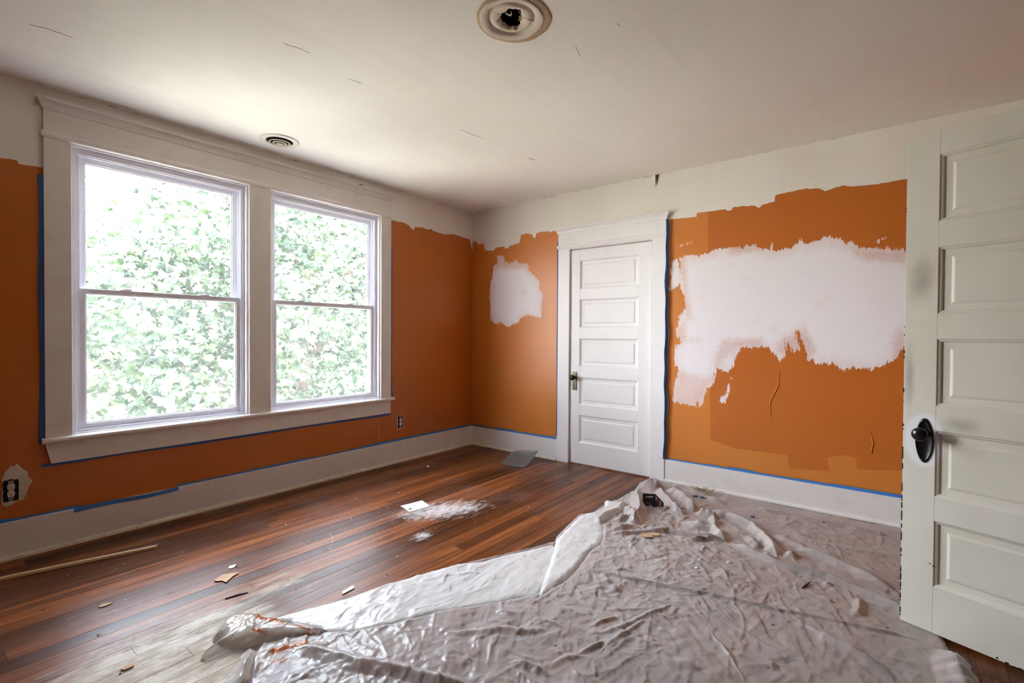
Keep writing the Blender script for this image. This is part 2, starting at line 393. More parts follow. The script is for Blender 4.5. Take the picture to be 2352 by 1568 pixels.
def grid_mesh(name, U, Vv, keep, pos, mat, parent=None, attrs=None, smooth=False, **kw):
    """grid over arrays U x Vv; keep(i,j centre) mask of cells; pos = (N,3) vertex positions"""
    nu, nv = len(U), len(Vv)
    I, J = np.meshgrid(np.arange(nu - 1), np.arange(nv - 1), indexing='ij'); I = I.ravel(); J = J.ravel()
    I, J = I[keep], J[keep]
    f = np.stack([I * nv + J, (I + 1) * nv + J, (I + 1) * nv + J + 1, I * nv + J + 1], 1)
    used = np.zeros(nu * nv, bool); used[f.ravel()] = True; remap = np.cumsum(used) - 1
    f = remap[f]; P = pos[used]
    me = bpy.data.meshes.new(name); me.vertices.add(len(P)); me.vertices.foreach_set('co', P.astype(np.float32).ravel())
    me.loops.add(f.size); me.loops.foreach_set('vertex_index', f.astype(np.int32).ravel())
    me.polygons.add(len(f)); me.polygons.foreach_set('loop_start', np.arange(0, f.size, 4, dtype=np.int32)); me.polygons.foreach_set('loop_total', np.full(len(f), 4, np.int32))
    me.update(calc_edges=True); me.validate()
    if smooth: me.polygons.foreach_set('use_smooth', [True] * len(me.polygons))
    for k_, a in (attrs or {}).items():
        at = me.attributes.new(k_, 'FLOAT', 'POINT'); at.data.foreach_set('value', a[used].astype(np.float32))
    me.materials.append(M[mat] if isinstance(mat, str) else mat)
    o = bpy.data.objects.new(name, me); C.objects.link(o)
    if parent is not None: o.parent = parent
    return tag(o, **kw)

# outlines measured in metres on the walls and the floor
D = {'edge_left':[(-4.8,2.119),(-3.676,2.149),(-3.611,2.156),(-3.608,2.138),(-3.508,2.147),(-3.4,2.0),(-1.3,2.15),(-1.127,2.303),(-0.961,2.305),(-0.907,2.29),(-0.899,2.279),(-0.849,2.249),(-0.836,2.29),(-0.714,2.303),(-0.688,2.29),(-0.608,2.308),(-0.605,2.291),(-0.443,2.282),(-0.289,2.307),(-0.046,2.29),(0,2.155)],'edge_right':[(0.01,2.15),(0.017,2.3),(0.008,2.268),(-0.051,2.274),(-0.085,2.233),(-0.167,2.236),(-0.192,2.154),(-0.313,2.138),(-0.344,2.169),(-0.46,2.168),(-0.471,2.149),(-0.521,2.144),(-0.528,2.163),(-0.617,2.18),(-0.664,2.181),(-0.682,2.265),(-0.761,2.27),(-0.831,2.252),(-0.839,2.212),(-0.862,2.209),(-0.88,2.257),(-0.941,2.266),(-1.035,2.258),(-1.048,2.242),(-1.074,2.255),(-1.152,2.245),(-2.246,2.205),(-2.469,2.192),(-2.469,2.224),(-2.553,2.22),(-2.656,2.22),(-2.698,2.22),(-2.706,2.206),(-2.731,2.202),(-2.747,2.225),(-2.82,2.225),(-2.907,2.21),(-2.927,2.19),(-2.95,2.21),(-3.033,2.224),(-3.033,2.268),(-3.124,2.277),(-3.23,2.282),(-3.319,2.266),(-3.346,2.245),(-3.412,2.257),(-3.463,2.265),(-3.489,2.25),(-3.576,2.242),(-3.648,2.236),(-3.785,2.244),(-4.6,2.17)],'primer':[[(-0.368,2.08),(-0.45,2.072),(-0.469,2.008),(-0.544,1.983),(-0.618,2.012),(-0.662,1.979),(-0.777,1.958),(-0.785,1.889),(-0.848,1.844),(-0.918,1.767),(-0.925,1.682),(-0.96,1.636),(-0.945,1.402),(-0.838,1.421),(-0.781,1.434),(-0.703,1.412),(-0.638,1.355),(-0.512,1.31),(-0.412,1.364),(-0.373,1.34),(-0.278,1.384),(-0.26,1.645),(-0.27,1.79),(-0.314,1.979),(-0.361,1.999)],[(-2.339,1.871),(-2.386,1.885),(-2.449,1.892),(-2.459,1.878),(-2.512,1.882),(-2.574,1.894),(-2.616,1.916),(-2.676,1.914),(-2.726,1.922),(-2.792,1.902),(-2.848,1.913),(-2.903,1.92),(-2.942,1.886),(-2.965,1.884),(-3.003,1.872),(-3.021,1.932),(-3.026,1.848),(-3.092,1.862),(-3.15,1.873),(-3.178,1.898),(-3.213,1.926),(-3.234,1.892),(-3.303,1.904),(-3.336,1.92),(-3.376,1.927),(-3.403,1.904),(-3.435,1.912),(-3.468,1.873),(-3.487,1.852),(-3.506,1.884),(-3.525,1.836),(-3.719,1.801),(-3.79,1.783),(-4.3,1.75),(-4.3,1.1),(-3.797,1.153),(-3.769,1.134),(-3.745,1.079),(-3.724,1.061),(-3.659,1.026),(-3.622,1.006),(-3.523,1.024),(-3.461,0.993),(-3.445,1.011),(-3.42,1.049),(-3.38,1.037),(-3.331,1.04),(-3.255,1.062),(-3.245,1.131),(-3.21,1.22),(-3.196,1.26),(-3.188,1.22),(-3.211,1.13),(-3.158,1.114),(-3.122,1.209),(-3.119,1.098),(-3.088,1.046),(-3.055,1.085),(-2.995,1.146),(-2.881,1.143),(-2.807,1.137),(-2.783,1.056),(-2.763,0.99),(-2.703,0.949),(-2.64,0.974),(-2.625,0.918),(-2.615,0.851),(-2.567,0.803),(-2.525,0.666),(-2.498,0.646),(-2.514,0.754),(-2.476,0.655),(-2.276,0.677),(-2.309,0.831),(-2.337,0.937),(-2.296,1.016),(-2.306,1.132),(-2.352,1.179),(-2.311,1.236),(-2.316,1.294),(-2.322,1.291),(-2.335,1.394),(-2.39,1.458),(-2.371,1.561),(-2.342,1.628)],[(-2.269,1.858),(-2.302,1.865),(-2.335,1.824),(-2.337,1.647),(-2.304,1.63),(-2.257,1.599),(-2.264,1.802)],[(-2.638,0.717),(-2.705,0.77),(-2.754,0.903),(-2.759,0.904),(-2.708,0.702)],[(-2.334,1.972),(-2.435,1.995),(-2.438,1.99),(-2.338,1.967)],[(-3.626,1.843),(-3.682,1.882),(-3.684,1.879),(-3.629,1.839)]],'primer_thin':[[(-2.339,1.871),(-2.386,1.876),(-2.399,1.514),(-2.446,1.374),(-2.308,1.291),(-2.28,1.235),(-2.309,1.179),(-2.511,1.195),(-2.402,1.198),(-2.39,1.458)],[(-3.507,1.831),(-3.79,1.783),(-3.792,1.692),(-3.594,1.731),(-3.52,1.776)],[(-2.276,0.677),(-2.337,0.937),(-2.62,0.896),(-2.567,0.803),(-2.525,0.666),(-2.476,0.655)],[(-2.64,0.974),(-2.782,1.131),(-2.957,1.145),(-2.975,1.218),(-2.679,1.205),(-2.618,1.061)],[(-3.192,1.27),(-3.05,1.178),(-3.06,1.106),(-3.255,1.052),(-3.313,1.133),(-3.244,1.27)],[(-3.797,1.153),(-3.745,1.079),(-3.736,1.233),(-3.777,1.296),(-3.795,1.269)],[(-2.718,1.914),(-2.941,1.916),(-2.95,1.873),(-2.727,1.852)],[(-0.368,2.08),(-0.544,2.077),(-0.791,1.973),(-0.785,1.894),(-0.33,1.942)]],'coat_and_shade':[[(-2.553,2.381),(-2.597,0.398),(-2.78,0.356),(-3.137,0.364),(-3.149,0.265),(-3.397,0.29),(-3.383,0.385),(-3.484,0.416),(-3.547,0.411),(-3.553,0.329),(-3.801,0.367),(-4.5,0.3),(-4.5,2.7),(-2.42,2.7)]],'cloth':[(-3.45,-2.9),(-3.36,-2.2),(-3.264,-1.985),(-3.206,-1.863),(-3.142,-1.799),(-2.983,-1.766),(-2.747,-1.789),(-2.536,-1.834),(-2.192,-1.939),(-1.943,-2.044),(-1.626,-2.182),(-1.545,-2.145),(-1.352,-2.104),(-1.147,-2.067),(-1.041,-2.119),(-0.838,-2.108),(-0.71,-2.132),(-0.415,-2.141),(-0.181,-2.086),(-0.05,-2.1),(-0.045,-2.25),(-0.06,-3.0),(-0.07,-3.9),(-0.3,-4.0),(-0.9,-4.02),(-1.3,-3.99),(-1.393,-3.914),(-1.685,-3.955),(-1.9,-4.3),(-3.2,-4.3)],'flapA':[(-3.023,-1.678),(-2.74,-1.779),(-2.526,-1.821),(-2.191,-1.938),(-2.081,-2.025),(-1.966,-2.06),(-1.679,-2.191),(-1.697,-2.306),(-2.035,-2.416),(-2.173,-2.452),(-2.282,-2.377),(-2.411,-2.292),(-2.574,-2.184),(-2.746,-2.104),(-2.893,-2.012),(-2.949,-1.928)],'flapB':[(-1.596,-2.176),(-1.405,-2.137),(-1.197,-2.096),(-1.107,-2.156),(-1.126,-2.221),(-1.259,-2.317),(-1.387,-2.383),(-1.495,-2.417),(-1.632,-2.422),(-1.828,-2.467),(-1.98,-2.482),(-2.202,-2.47),(-2.075,-2.398),(-1.902,-2.32)],'flapC':[(-3.138,-1.52),(-3.103,-1.552),(-3.052,-1.662),(-2.988,-1.812),(-2.926,-1.938),(-2.977,-1.944),(-3.101,-1.857),(-3.202,-1.787),(-3.243,-1.752),(-3.331,-1.723),(-3.319,-1.699),(-3.245,-1.677),(-3.257,-1.628),(-3.203,-1.545)],'flapD':[(-1.227,-2.114),(-1.124,-2.165),(-0.946,-2.157),(-0.823,-2.09),(-0.812,-2.178),(-0.736,-2.227),(-0.923,-2.281),(-1.081,-2.256),(-1.231,-2.277)],'ridges':[([(-1.848,-2.44),(-1.714,-2.95),(-1.65,-3.188),(-1.628,-3.346),(-1.568,-3.531),(-1.506,-3.795),(-1.496,-3.849)],0.016,0.014,1),([(-0.99,-2.985),(-1.122,-3.259),(-1.129,-3.504),(-1.202,-3.654),(-1.269,-3.785),(-1.37,-3.894)],0.028,0.03,1),([(-0.72,-3.133),(-0.831,-3.352),(-0.95,-3.572),(-1.107,-3.788)],0.028,0.032,1),([(-0.576,-2.709),(-0.558,-2.868),(-0.664,-3.051),(-0.883,-3.188),(-1.064,-3.265)],0.04,0.03,1),([(-0.858,-2.65),(-0.873,-2.785),(-0.876,-2.869),(-1.033,-2.996)],0.045,0.03,1),([(-1.161,-2.757),(-1.038,-2.896),(-1.025,-2.95)],0.03,0.02,1),([(-1.309,-2.343),(-1.141,-2.466),(-1.088,-2.502)],0.03,0.022,1),([(-1.366,-2.373),(-1.243,-2.512),(-1.072,-2.654),(-1.058,-2.752),(-1.015,-2.934),(-1.003,-3.024)],0.028,0.02,1),([(-1.654,-3.433),(-1.723,-3.545),(-1.764,-3.64),(-1.823,-3.728),(-1.878,-3.76)],0.024,0.03,1),([(-1.799,-2.98),(-1.846,-3.19),(-1.907,-3.334),(-1.946,-3.459),(-1.987,-3.57)],0.008,0.012,1),([(-1.93,-3.135),(-2.039,-3.236),(-2.192,-3.348)],0.012,0.01,1),([(-1.531,-3.891),(-1.563,-3.935),(-1.677,-3.944),(-1.832,-3.953)],0.05,0.05,1),([(-2.682,-2.301),(-2.602,-2.389),(-2.487,-2.513),(-2.35,-2.677)],0.016,0.022,1),([(-3.096,-1.908),(-3.031,-2.075),(-2.996,-2.189),(-2.908,-2.376),(-2.858,-2.523),(-2.787,-2.671)],0.028,0.03,1),([(-3.188,-1.81),(-3.228,-1.881),(-3.291,-1.967),(-3.332,-2.025)],0.03,0.03,1),([(-2.462,-2.807),(-2.377,-2.835),(-2.259,-2.876)],0.016,0.014,1),([(-2.272,-2.743),(-2.161,-2.8),(-2.075,-2.852)],0.014,0.012,1),([(-2.398,-2.877),(-2.274,-2.884),(-2.111,-2.911),(-1.997,-2.942)],0.012,0.012,1),([(-2.325,-2.785),(-2.203,-2.849),(-2.111,-2.885),(-1.817,-2.987)],0.012,0.014,1),([(-2.58,-2.754),(-2.457,-2.804),(-2.398,-2.877)],0.012,0.016,1),([(-2.659,-2.623),(-2.613,-2.67),(-2.595,-2.764),(-2.581,-2.821)],0.02,0.02,1),([(-2.37,-2.516),(-2.319,-2.634),(-2.328,-2.714)],0.01,0.014,1),([(-2.418,-2.868),(-2.459,-2.9),(-2.513,-2.939)],0.01,0.008,1),([(-2.428,-2.33),(-2.383,-2.429),(-2.36,-2.515)],0.01,0.016,1),([(-2.254,-3.046),(-2.236,-3.173),(-2.226,-3.254)],0.012,0.03,1),([(-1.791,-2.563),(-1.913,-2.691)],0.014,0.02,1),([(-1.88,-2.681),(-1.941,-2.742)],0.014,0.02,1),([(-2.113,-2.741),(-1.97,-2.904)],0.012,0.014,1),([(-2.341,-2.462),(-2.12,-2.502)],0.008,0.008,1),([(-1.048,-3.161),(-1.105,-3.245)],0.03,0.02,1),([(-1.004,-3.283),(-0.92,-3.342)],0.03,0.03,1),([(-0.814,-3.025),(-1.004,-3.17)],0.03,0.025,1),([(-0.603,-2.77),(-0.822,-2.875)],0.03,0.02,1),([(-1.299,-3.62),(-1.262,-3.635),(-1.395,-3.633),(-1.515,-3.607)],0.02,0.02,1),([(-1.354,-3.475),(-1.409,-3.559)],0.015,0.015,1),([(-1.231,-3.494),(-1.184,-3.518)],0.02,0.02,1),([(-0.513,-3.212),(-0.685,-3.351),(-0.658,-3.555),(-0.621,-3.802)],0.012,0.05,1),([(-0.299,-2.938),(-0.245,-3.211),(-0.265,-3.47),(-0.263,-3.589)],0.015,0.04,1),([(-0.29,-3.46),(-0.278,-3.647),(-0.279,-3.806)],0.02,0.04,1),([(-1.304,-3.014),(-1.522,-3.137)],0.01,0.015,1),([(-1.743,-3.139),(-1.836,-3.242)],0.008,0.01,1),([(-1.98,-3.384),(-2.087,-3.419)],0.012,0.02,1),([(-0.394,-2.178),(-0.294,-2.244),(-0.307,-2.372)],0.085,0.07,1),([(-0.426,-2.185),(-0.687,-2.278),(-0.887,-2.392),(-1.158,-2.458)],0.07,0.035,1),([(-0.253,-2.335),(-0.403,-2.491),(-0.556,-2.637),(-0.653,-2.697)],0.065,0.035,1),([(-0.313,-2.281),(-0.552,-2.448),(-0.709,-2.583),(-0.762,-2.675)],0.055,0.02,1),([(-0.807,-2.26),(-1.076,-2.451),(-1.123,-2.452)],0.05,0.03,1),([(-1.15,-2.297),(-1.024,-2.392),(-1.01,-2.446)],0.035,0.025,1),([(-0.766,-2.357),(-0.759,-2.433),(-0.643,-2.576),(-0.539,-2.662)],0.02,0.012,1),([(-0.609,-2.684),(-0.649,-2.754),(-0.642,-2.864)],0.05,0.035,1),([(-0.081,-2.307),(-0.229,-2.564),(-0.367,-2.85)],0.03,0.03,1)]}

# ------------------------------------------------------------------ room shell
H = 2.597; XL = -4.75; YR = -4.56
WIN = [(-3.395, -2.415), (-2.26, -1.25)]; WZ0, WZ1 = .63, 2.315
CD0, CD1, CDH = -2.106, -1.283, 2.05           # closet doorway (y range, height)
floor_root = bx('floor', 'subfloor', None, XL - .1, .1, YR - .1, .1, -.12, -.021, kind='structure')
# planks: strips running along the window wall
pw = .0835; y = -1.998 + 24 * pw; row = 0
plank_cache = {}
while y > YR:
    y0, y1 = max(y - pw, YR), min(y, 0)
    if y1 > y0 + .005:
        x = XL - random.random() * 1.5
        while x < 0:
            L = random.uniform(1.8, 4.6)
            xa, xb = max(x, XL), min(x + L, 0)
            if y < -2.9 and xb < -3.6: pass
            if xb - xa > .05:
                g = .0005
                hz = random.uniform(-.0002, .0002)
                b_ = MB(); V = []; F = []
                t = .0004
                xs0, xs1, ys0, ys1 = xa + g, xb - g, y0 + g, y1 - g
                V = [(xs0, ys0, -.02), (xs1, ys0, -.02), (xs1, ys1, -.02), (xs0, ys1, -.02),
                     (xs0, ys0, hz - t), (xs1, ys0, hz - t), (xs1, ys1, hz - t), (xs0, ys1, hz - t),
                     (xs0 + t, ys0 + t, hz), (xs1 - t, ys0 + t, hz), (xs1 - t, ys1 - t, hz), (xs0 + t, ys1 - t, hz)]
                F = [(0, 3, 2, 1), (0, 1, 5, 4), (1, 2, 6, 5), (2, 3, 7, 6), (3, 0, 4, 7), (4, 5, 9, 8), (5, 6, 10, 9), (6, 7, 11, 10), (7, 4, 8, 11), (8, 9, 10, 11)]
                mesh('plank', V, F, 'floor', floor_root)
            x += L
    y -= pw
# walls facing the room carry the paint masks
def wall_y():
    U = np.unique(np.concatenate([np.arange(XL, 0, .0125), [XL, 0], np.array(WIN).ravel()])); Z = np.unique(np.concatenate([np.arange(0, H, .0125), [H, WZ0, WZ1]]))
    G = np.stack(np.meshgrid(U, Z, indexing='ij'), -1).reshape(-1, 2)
    cu, cz = np.meshgrid((U[1:] + U[:-1]) / 2, (Z[1:] + Z[:-1]) / 2, indexing='ij'); cu = cu.ravel(); cz = cz.ravel()
    keep = np.ones(len(cu), bool)
    for a, b in WIN: keep &= ~((cu > a) & (cu < b) & (cz > WZ0) & (cz < WZ1))
    orange = sdf(G, D['edge_left'] + [(.05, 2.15), (.05, -.1), (-4.9, -.1)])
    pos = np.stack([G[:, 0], np.zeros(len(G)), G[:, 1]], 1)
    far = np.full(len(G), -1.0)
    return grid_mesh('wall_left', U, Z, keep, pos, 'wall_y', None, dict(orange=orange, primer=far, primer_thin=far, coat_and_shade=-far), kind='structure')  # full mask: shade on this wall is painted in as deeper orange
def wall_x():
    U = np.unique(np.concatenate([np.arange(YR, 0, .01), [YR, 0, CD0, CD1]])); Z = np.unique(np.concatenate([np.arange(0, H, .01), [H, CDH]]))
    G = np.stack(np.meshgrid(U, Z, indexing='ij'), -1).reshape(-1, 2)
    cu, cz = np.meshgrid((U[1:] + U[:-1]) / 2, (Z[1:] + Z[:-1]) / 2, indexing='ij'); cu = cu.ravel(); cz = cz.ravel()
    keep = ~((cu > CD0) & (cu < CD1) & (cz < CDH))
    orange = sdf(G, D['edge_right'] + [(-4.7, 2.1), (-4.7, -.1), (.05, -.1), (.05, 2.15)])
    pr = np.max([sdf(G, p) for p in D['primer']], 0); pt = np.max([sdf(G, p) for p in D['primer_thin']], 0)
    coat_and_shade = np.max([sdf(G, p) for p in D['coat_and_shade']], 0)
    pos = np.stack([np.zeros(len(G)), G[:, 0], G[:, 1]], 1)
    return grid_mesh('wall_right', U, Z, keep, pos, 'wall_x', None, dict(orange=orange, primer=pr, primer_thin=pt, coat_and_shade=coat_and_shade), kind='structure')
wl = wall_y(); wr = wall_x()
# masonry thickness behind the painted faces
b = MB(); e = .0015
b.box(XL - .2, WIN[0][0], e, .16, -.1, H + .1); b.box(WIN[0][1], WIN[1][0], e, .16, -.1, H + .1); b.box(WIN[1][1], .2, e, .16, -.1, H + .1)
for a, c in WIN: b.box(a, c, e, .16, -.1, WZ0); b.box(a, c, e, .16, WZ1, H + .1)
b.build('wall_core', 'plainwall', wl)
b = MB(); b.box(e, .14, YR - .14, CD0, -.1, H + .1); b.box(e, .14, CD1, e, -.1, H + .1); b.box(e, .14, CD0, CD1, CDH, H + .1); b.box(.6, .64, CD0 - .3, CD1 + .3, -.1, H + .1)
b.build('wall_core', 'plainwall', wr)
bx('wall_back', 'plainwall', None, XL - .14, XL, YR - .14, .16, -.1, H + .1, kind='structure')
DW0, DW1 = -2.50, -1.66      # doorway of the open door, in the wall behind the photographer
b = MB(); b.box(XL, DW0, YR - .14, YR, -.1, H + .1); b.box(DW1, 0, YR - .14, YR, -.1, H + .1); b.box(DW0, DW1, YR - .14, YR, 2.09, H + .1)
b.box(-3.4, -.8, YR - 1.3, YR - 1.2, -.1, H); b.box(-3.5, -3.4, YR - 1.3, YR - .14, -.1, H); b.box(-.8, -.7, YR - 1.3, YR - .14, -.1, H); b.box(-3.5, -.7, YR - 1.3, YR - .14, -.14, -.02); b.box(-3.5, -.7, YR - 1.3, YR - .14, H, H + .1)
b.build('wall_front', 'plainwall', None, kind='structure')

# ceiling with a cut hole over the missing lamp
HX, HY = -2.362, -2.42
ceil = MB()
ceil.box(XL - .14, HX - .106, YR - .14, .16, H, H + .12); ceil.box(HX + .106, .14, YR - .14, .16, H, H + .12)
ceil.box(HX - .106, HX + .106, YR - .14, HY - .106, H, H + .12); ceil.box(HX - .106, HX + .106, HY + .106, .16, H, H + .12)
ceil.box(HX - .2, HX + .2, HY - .2, HY + .2, H + .121, H + .14)  # unseen lid, added to keep light from leaking through the hole
ceil = ceil.build('ceiling', 'ceiling', None, kind='structure')
def crack(pts, w_, par=ceil, z=H, name='crack'):
    V = []; F = []
    P = []
    for (x0, y0), (x1, y1) in zip(pts[:-1], pts[1:]):
        for t in np.linspace(0, 1, 5)[:-1]: P.append((x0 + (x1 - x0) * t + random.uniform(-1, 1) * .004, y0 + (y1 - y0) * t + random.uniform(-1, 1) * .004))
    P.append(pts[-1])
    for i, p in enumerate(P):
        ww = .6 * w_ * math.sin(math.pi * (i + .3) / (len(P) - .4)) * random.uniform(.6, 1.2)
        for s_ in (-1, 1): V.append((p[0] + 0 * s_, p[1] + s_ * ww / 2, z - .0012)); V.append((p[0], p[1] + s_ * ww / 2, z + .0005))
    for i in range(len(P) - 1): F.append((4 * i, 4 * i + 4, 4 * i + 6, 4 * i + 2)); F.append((4 * i, 4 * i + 1, 4 * i + 5, 4 * i + 4)); F.append((4 * i + 2, 4 * i + 6, 4 * i + 7, 4 * i + 3))
    mesh(name, V, F, 'plaster_crack', par)
M['plaster_crack'] = plain('open_plaster_crack', (.25, .20, .16), .9)
crack([(-3.653, -.697), (-3.591, -.722), (-3.505, -.722)], .005); crack([(-2.886, -1.462), (-2.811, -1.48), (-2.763, -1.483)], .003)
crack([(-1.683, -1.444), (-1.589, -1.452), (-1.465, -1.468)], .004); crack([(-2.026, -2.537), (-1.938, -2.516)], .002)
crack([(-2.062, -2.768), (-2.028, -2.773)], .004); crack([(-.982, -1.494), (-.916, -1.518)], .013); crack([(-2.513, -1.424), (-2.438, -1.433)], .002)
# gap and scuffs where ceiling meets the walls
b = MB()
for i in range(16):
    x0 = random.uniform(-4.2, 0); L = random.uniform(.01, .06); b.box(x0, x0 + L, -.0025, .001, H - random.uniform(.0015, .004), H + .001)
for i in range(9):
    y0 = random.uniform(-4.0, 0); L = random.uniform(.02, .1); b.box(-.002, .001, y0, y0 + L, H - random.uniform(.001, .0025), H + .001)
b.build('ceiling_gap', 'plaster_crack', ceil, kind='stuff')

# long pale scratches in the varnish
M['scratchm'] = plain('pale_varnish_scratch', (.55, .40, .32), .6)
def scratch(pts, w_):
    V = []; P = []
    for (x0, y0), (x1, y1) in zip(pts[:-1], pts[1:]):
        for t in np.linspace(0, 1, 7)[:-1]: P.append((x0 + (x1 - x0) * t + .012 * math.sin(math.pi * t), y0 + (y1 - y0) * t + random.uniform(-.001, .001)))
    P.append(pts[-1])
    for i, p in enumerate(P):
        ww = .55 * w_ * (.3 + .7 * math.sin(math.pi * (i + .5) / len(P))) * random.uniform(.5, 1.2)
        V += [(p[0] - ww / 2, p[1], .0007), (p[0] + ww / 2, p[1], .0007)]
    mesh('scratch', V, [(2 * i, 2 * i + 1, 2 * i + 3, 2 * i + 2) for i in range(len(P) - 1)], 'scratchm', floor_root)
scratch([(-1.98, -.83), (-1.93, -.95), (-1.93, -1.10), (-1.95, -1.24), (-1.96, -1.40), (-2.0, -1.48)], .003)
scratch([(-2.38, -1.0), (-2.42, -1.12), (-2.50, -1.22), (-2.52, -1.27)], .004); scratch([(-1.45, -.98), (-1.38, -1.12), (-1.30, -1.22)], .002); scratch([(-1.62, -1.48), (-1.70, -1.62), (-1.78, -1.66)], .003)
scratch([(-1.20, -1.05), (-1.17, -1.12)], .004); scratch([(-3.45, -1.55), (-3.38, -1.75)], .002)
# ------------------------------------------------------------------ trim round the windows
cas = .02
tw = empty('trim_1', (0, 0, 0), kind='structure')
def ycas(name, x0, x1, z0, z1, t=cas): return bx(name, 'trim', tw, x0, x1, -t, 0, z0, z1, bev=.0018)
ycas('casing_board', -3.511, -3.395, .632, 2.312); ycas('casing_board', -2.415, -2.26, .632, 2.312); ycas('casing_board', -1.25, -1.137, .632, 2.312)
ycas('head_board', -3.511, -1.137, 2.350, 2.482, .021); 
moulding('bead_moulding', 'trim', tw, 'y', -3.511, -1.137, [(.020, 2.312), (.027, 2.317), (.031, 2.326), (.031, 2.336), (.026, 2.345), (.021, 2.352)])
moulding('crown_moulding', 'trim', tw, 'y', -3.511, -1.137, [(.021, 2.468), (.027, 2.471), (.028, 2.480), (.031, 2.486), (.036, 2.498), (.044, 2.508), (.052, 2.514), (.053, 2.522), (.048, 2.530), (.022, 2.534)])
moulding('window_stool', 'trim', tw, 'y', -3.525, -1.105, [(.0, .602), (.030, .602), (.040, .606), (.044, .615), (.042, .626), (.034, .632), (.0, .634)], flare=False)
bx('window_stool_ledge', 'trim', tw, WIN[0][0] + .001, WIN[0][1] - .001, -.002, .03, .60, .6335); bx('window_stool_ledge', 'trim', tw, WIN[1][0] + .001, WIN[1][1] - .001, -.002, .03, .60, .6335)
V = [(-3.511, -.018, .602), (-1.137, -.018, .602), (-1.140, -.018, .486), (-3.487, -.018, .486)]
V += [(x, 0, z) for x, _, z in V]
mesh('apron_board', V, [(0, 3, 2, 1), (0, 1, 5, 4), (1, 2, 6, 5), (2, 3, 7, 6), (3, 0, 4, 7), (4, 5, 6, 7)], 'trim', tw)

# windows: vinyl double-hung units
def window(xa, xb, n):
    wroot = empty('window_%d' % n, ((xa + xb) / 2, .06, WZ0), kind='structure')
    def P(name, mat, *a, par=None, bev=0.0, **kw):
        o = bx(name, mat, par, *a, bev=bev, **kw)
        if par is None:
            o.parent = wroot
            o.matrix_parent_inverse = Matrix.Translation(-wroot.location)
        return o
    fr = MB()
    # jamb extension boards then stepped vinyl frame with balance tracks
    for s_, x in ((1, xa), (-1, xb)):
        fr.box(x, x + s_ * .014, -.004, .15, WZ0, WZ1)
        fr.box(x + s_ * .014, x + s_ * .030, .030, .13, WZ0 + .003, WZ1 - .003)
        fr.box(x + s_ * .030, x + s_ * .042, .028, .040, WZ0 + .02, WZ1 - .02)
        fr.box(x + s_ * .030, x + s_ * .042, .069, .076, WZ0 + .02, WZ1 - .02)
        fr.box(x + s_ * .030, x + s_ * .042, .108, .130, WZ0 + .02, WZ1 - .02)
    fr.box(xa, xb, -.002, .15, WZ1 - .010, WZ1); fr.box(xa + .014, xb - .014, .022, .13, WZ1 - .028, WZ1 - .010)
    fr.box(xa + .03, xb - .03, .022, .030, WZ1 - .044, WZ1 - .028); fr.box(xa + .03, xb - .03, .036, .046, WZ1 - .050, WZ1 - .028); fr.box(xa + .03, xb - .03, .060, .13, WZ1 - .040, WZ1 - .028)
    fr.box(xa, xb, .0, .16, WZ0 - .002, WZ0 + .010); fr.box(xa + .014, xb - .014, .020, .13, WZ0 + .010, WZ0 + .024)
    o = fr.build('window_frame', 'vinyl', wroot); o.matrix_parent_inverse = Matrix.Translation(-wroot.location)
    zm = 1.470
    def sash(name, x0, x1, y0, y1, z0, z1, st, top, bot, label=None):
        m_ = MB(); m_.box(x0, x0 + st, y0, y1, z0, z1, .002); m_.box(x1 - st, x1, y0, y1, z0, z1, .002)
        m_.box(x0 + st - .001, x1 - st + .001, y0, y1, z0, z0 + bot, .002); m_.box(x0 + st - .001, x1 - st + .001, y0, y1, z1 - top, z1, .002)
        # glazing bead
        yb0, yb1 = y0 + .008, y1 - .008
        for q in ((x0 + st, x0 + st + .006, z0 + bot, z1 - top), (x1 - st - .006, x1 - st, z0 + bot, z1 - top), (x0 + st, x1 - st, z0 + bot, z0 + bot + .006), (x0 + st, x1 - st, z1 - top - .006, z1 - top)):
            m_.box(q[0], q[1], yb0, yb1, q[2], q[3])
        s_ = m_.build(name, 'vinyl', wroot); s_.matrix_parent_inverse = Matrix.Translation(-wroot.location)
        ym = (y0 + y1) / 2
        g = bx('pane', 'pane', s_, x0 + st, x1 - st, ym - .002, ym + .002, z0 + bot, z1 - top)
        return s_
    up = sash('upper_sash', xa + .042, xb - .042, .078, .106, zm - .015, WZ1 - .040, .034, .034, .030)
    lo = sash('lower_sash', xa + .040, xb - .038, .040, .067, WZ0 + .024, zm + .018, .030, .028, .030)
    for t in (.27, .72):
        xc = xa + (xb - xa) * t
        k_ = MB(); k_.lathe([(.0001, .012), (.022, .010), (.030, .004), (.031, 0)], (xc, .055, zm + .018), 'z', 20, 1.25, .6); k_.box(xc - .012, xc + .03, .040, .052, zm + .020, zm + .030, .003)
        k_.build('sash_lock', 'vinyl', lo)
    bx('tilt_mark', 'dark', lo, xb - .125, xb - .121, .0505, .0515, 1.365, 1.392)
    sc_ = bx('insect_screen', 'screen', None, xa + .045, xb - .045, .116, .118, WZ0 + .03, zm); sc_.parent = wroot; sc_.matrix_parent_inverse = Matrix.Translation(-wroot.location)
window(*WIN[0], 1); window(*WIN[1], 2)

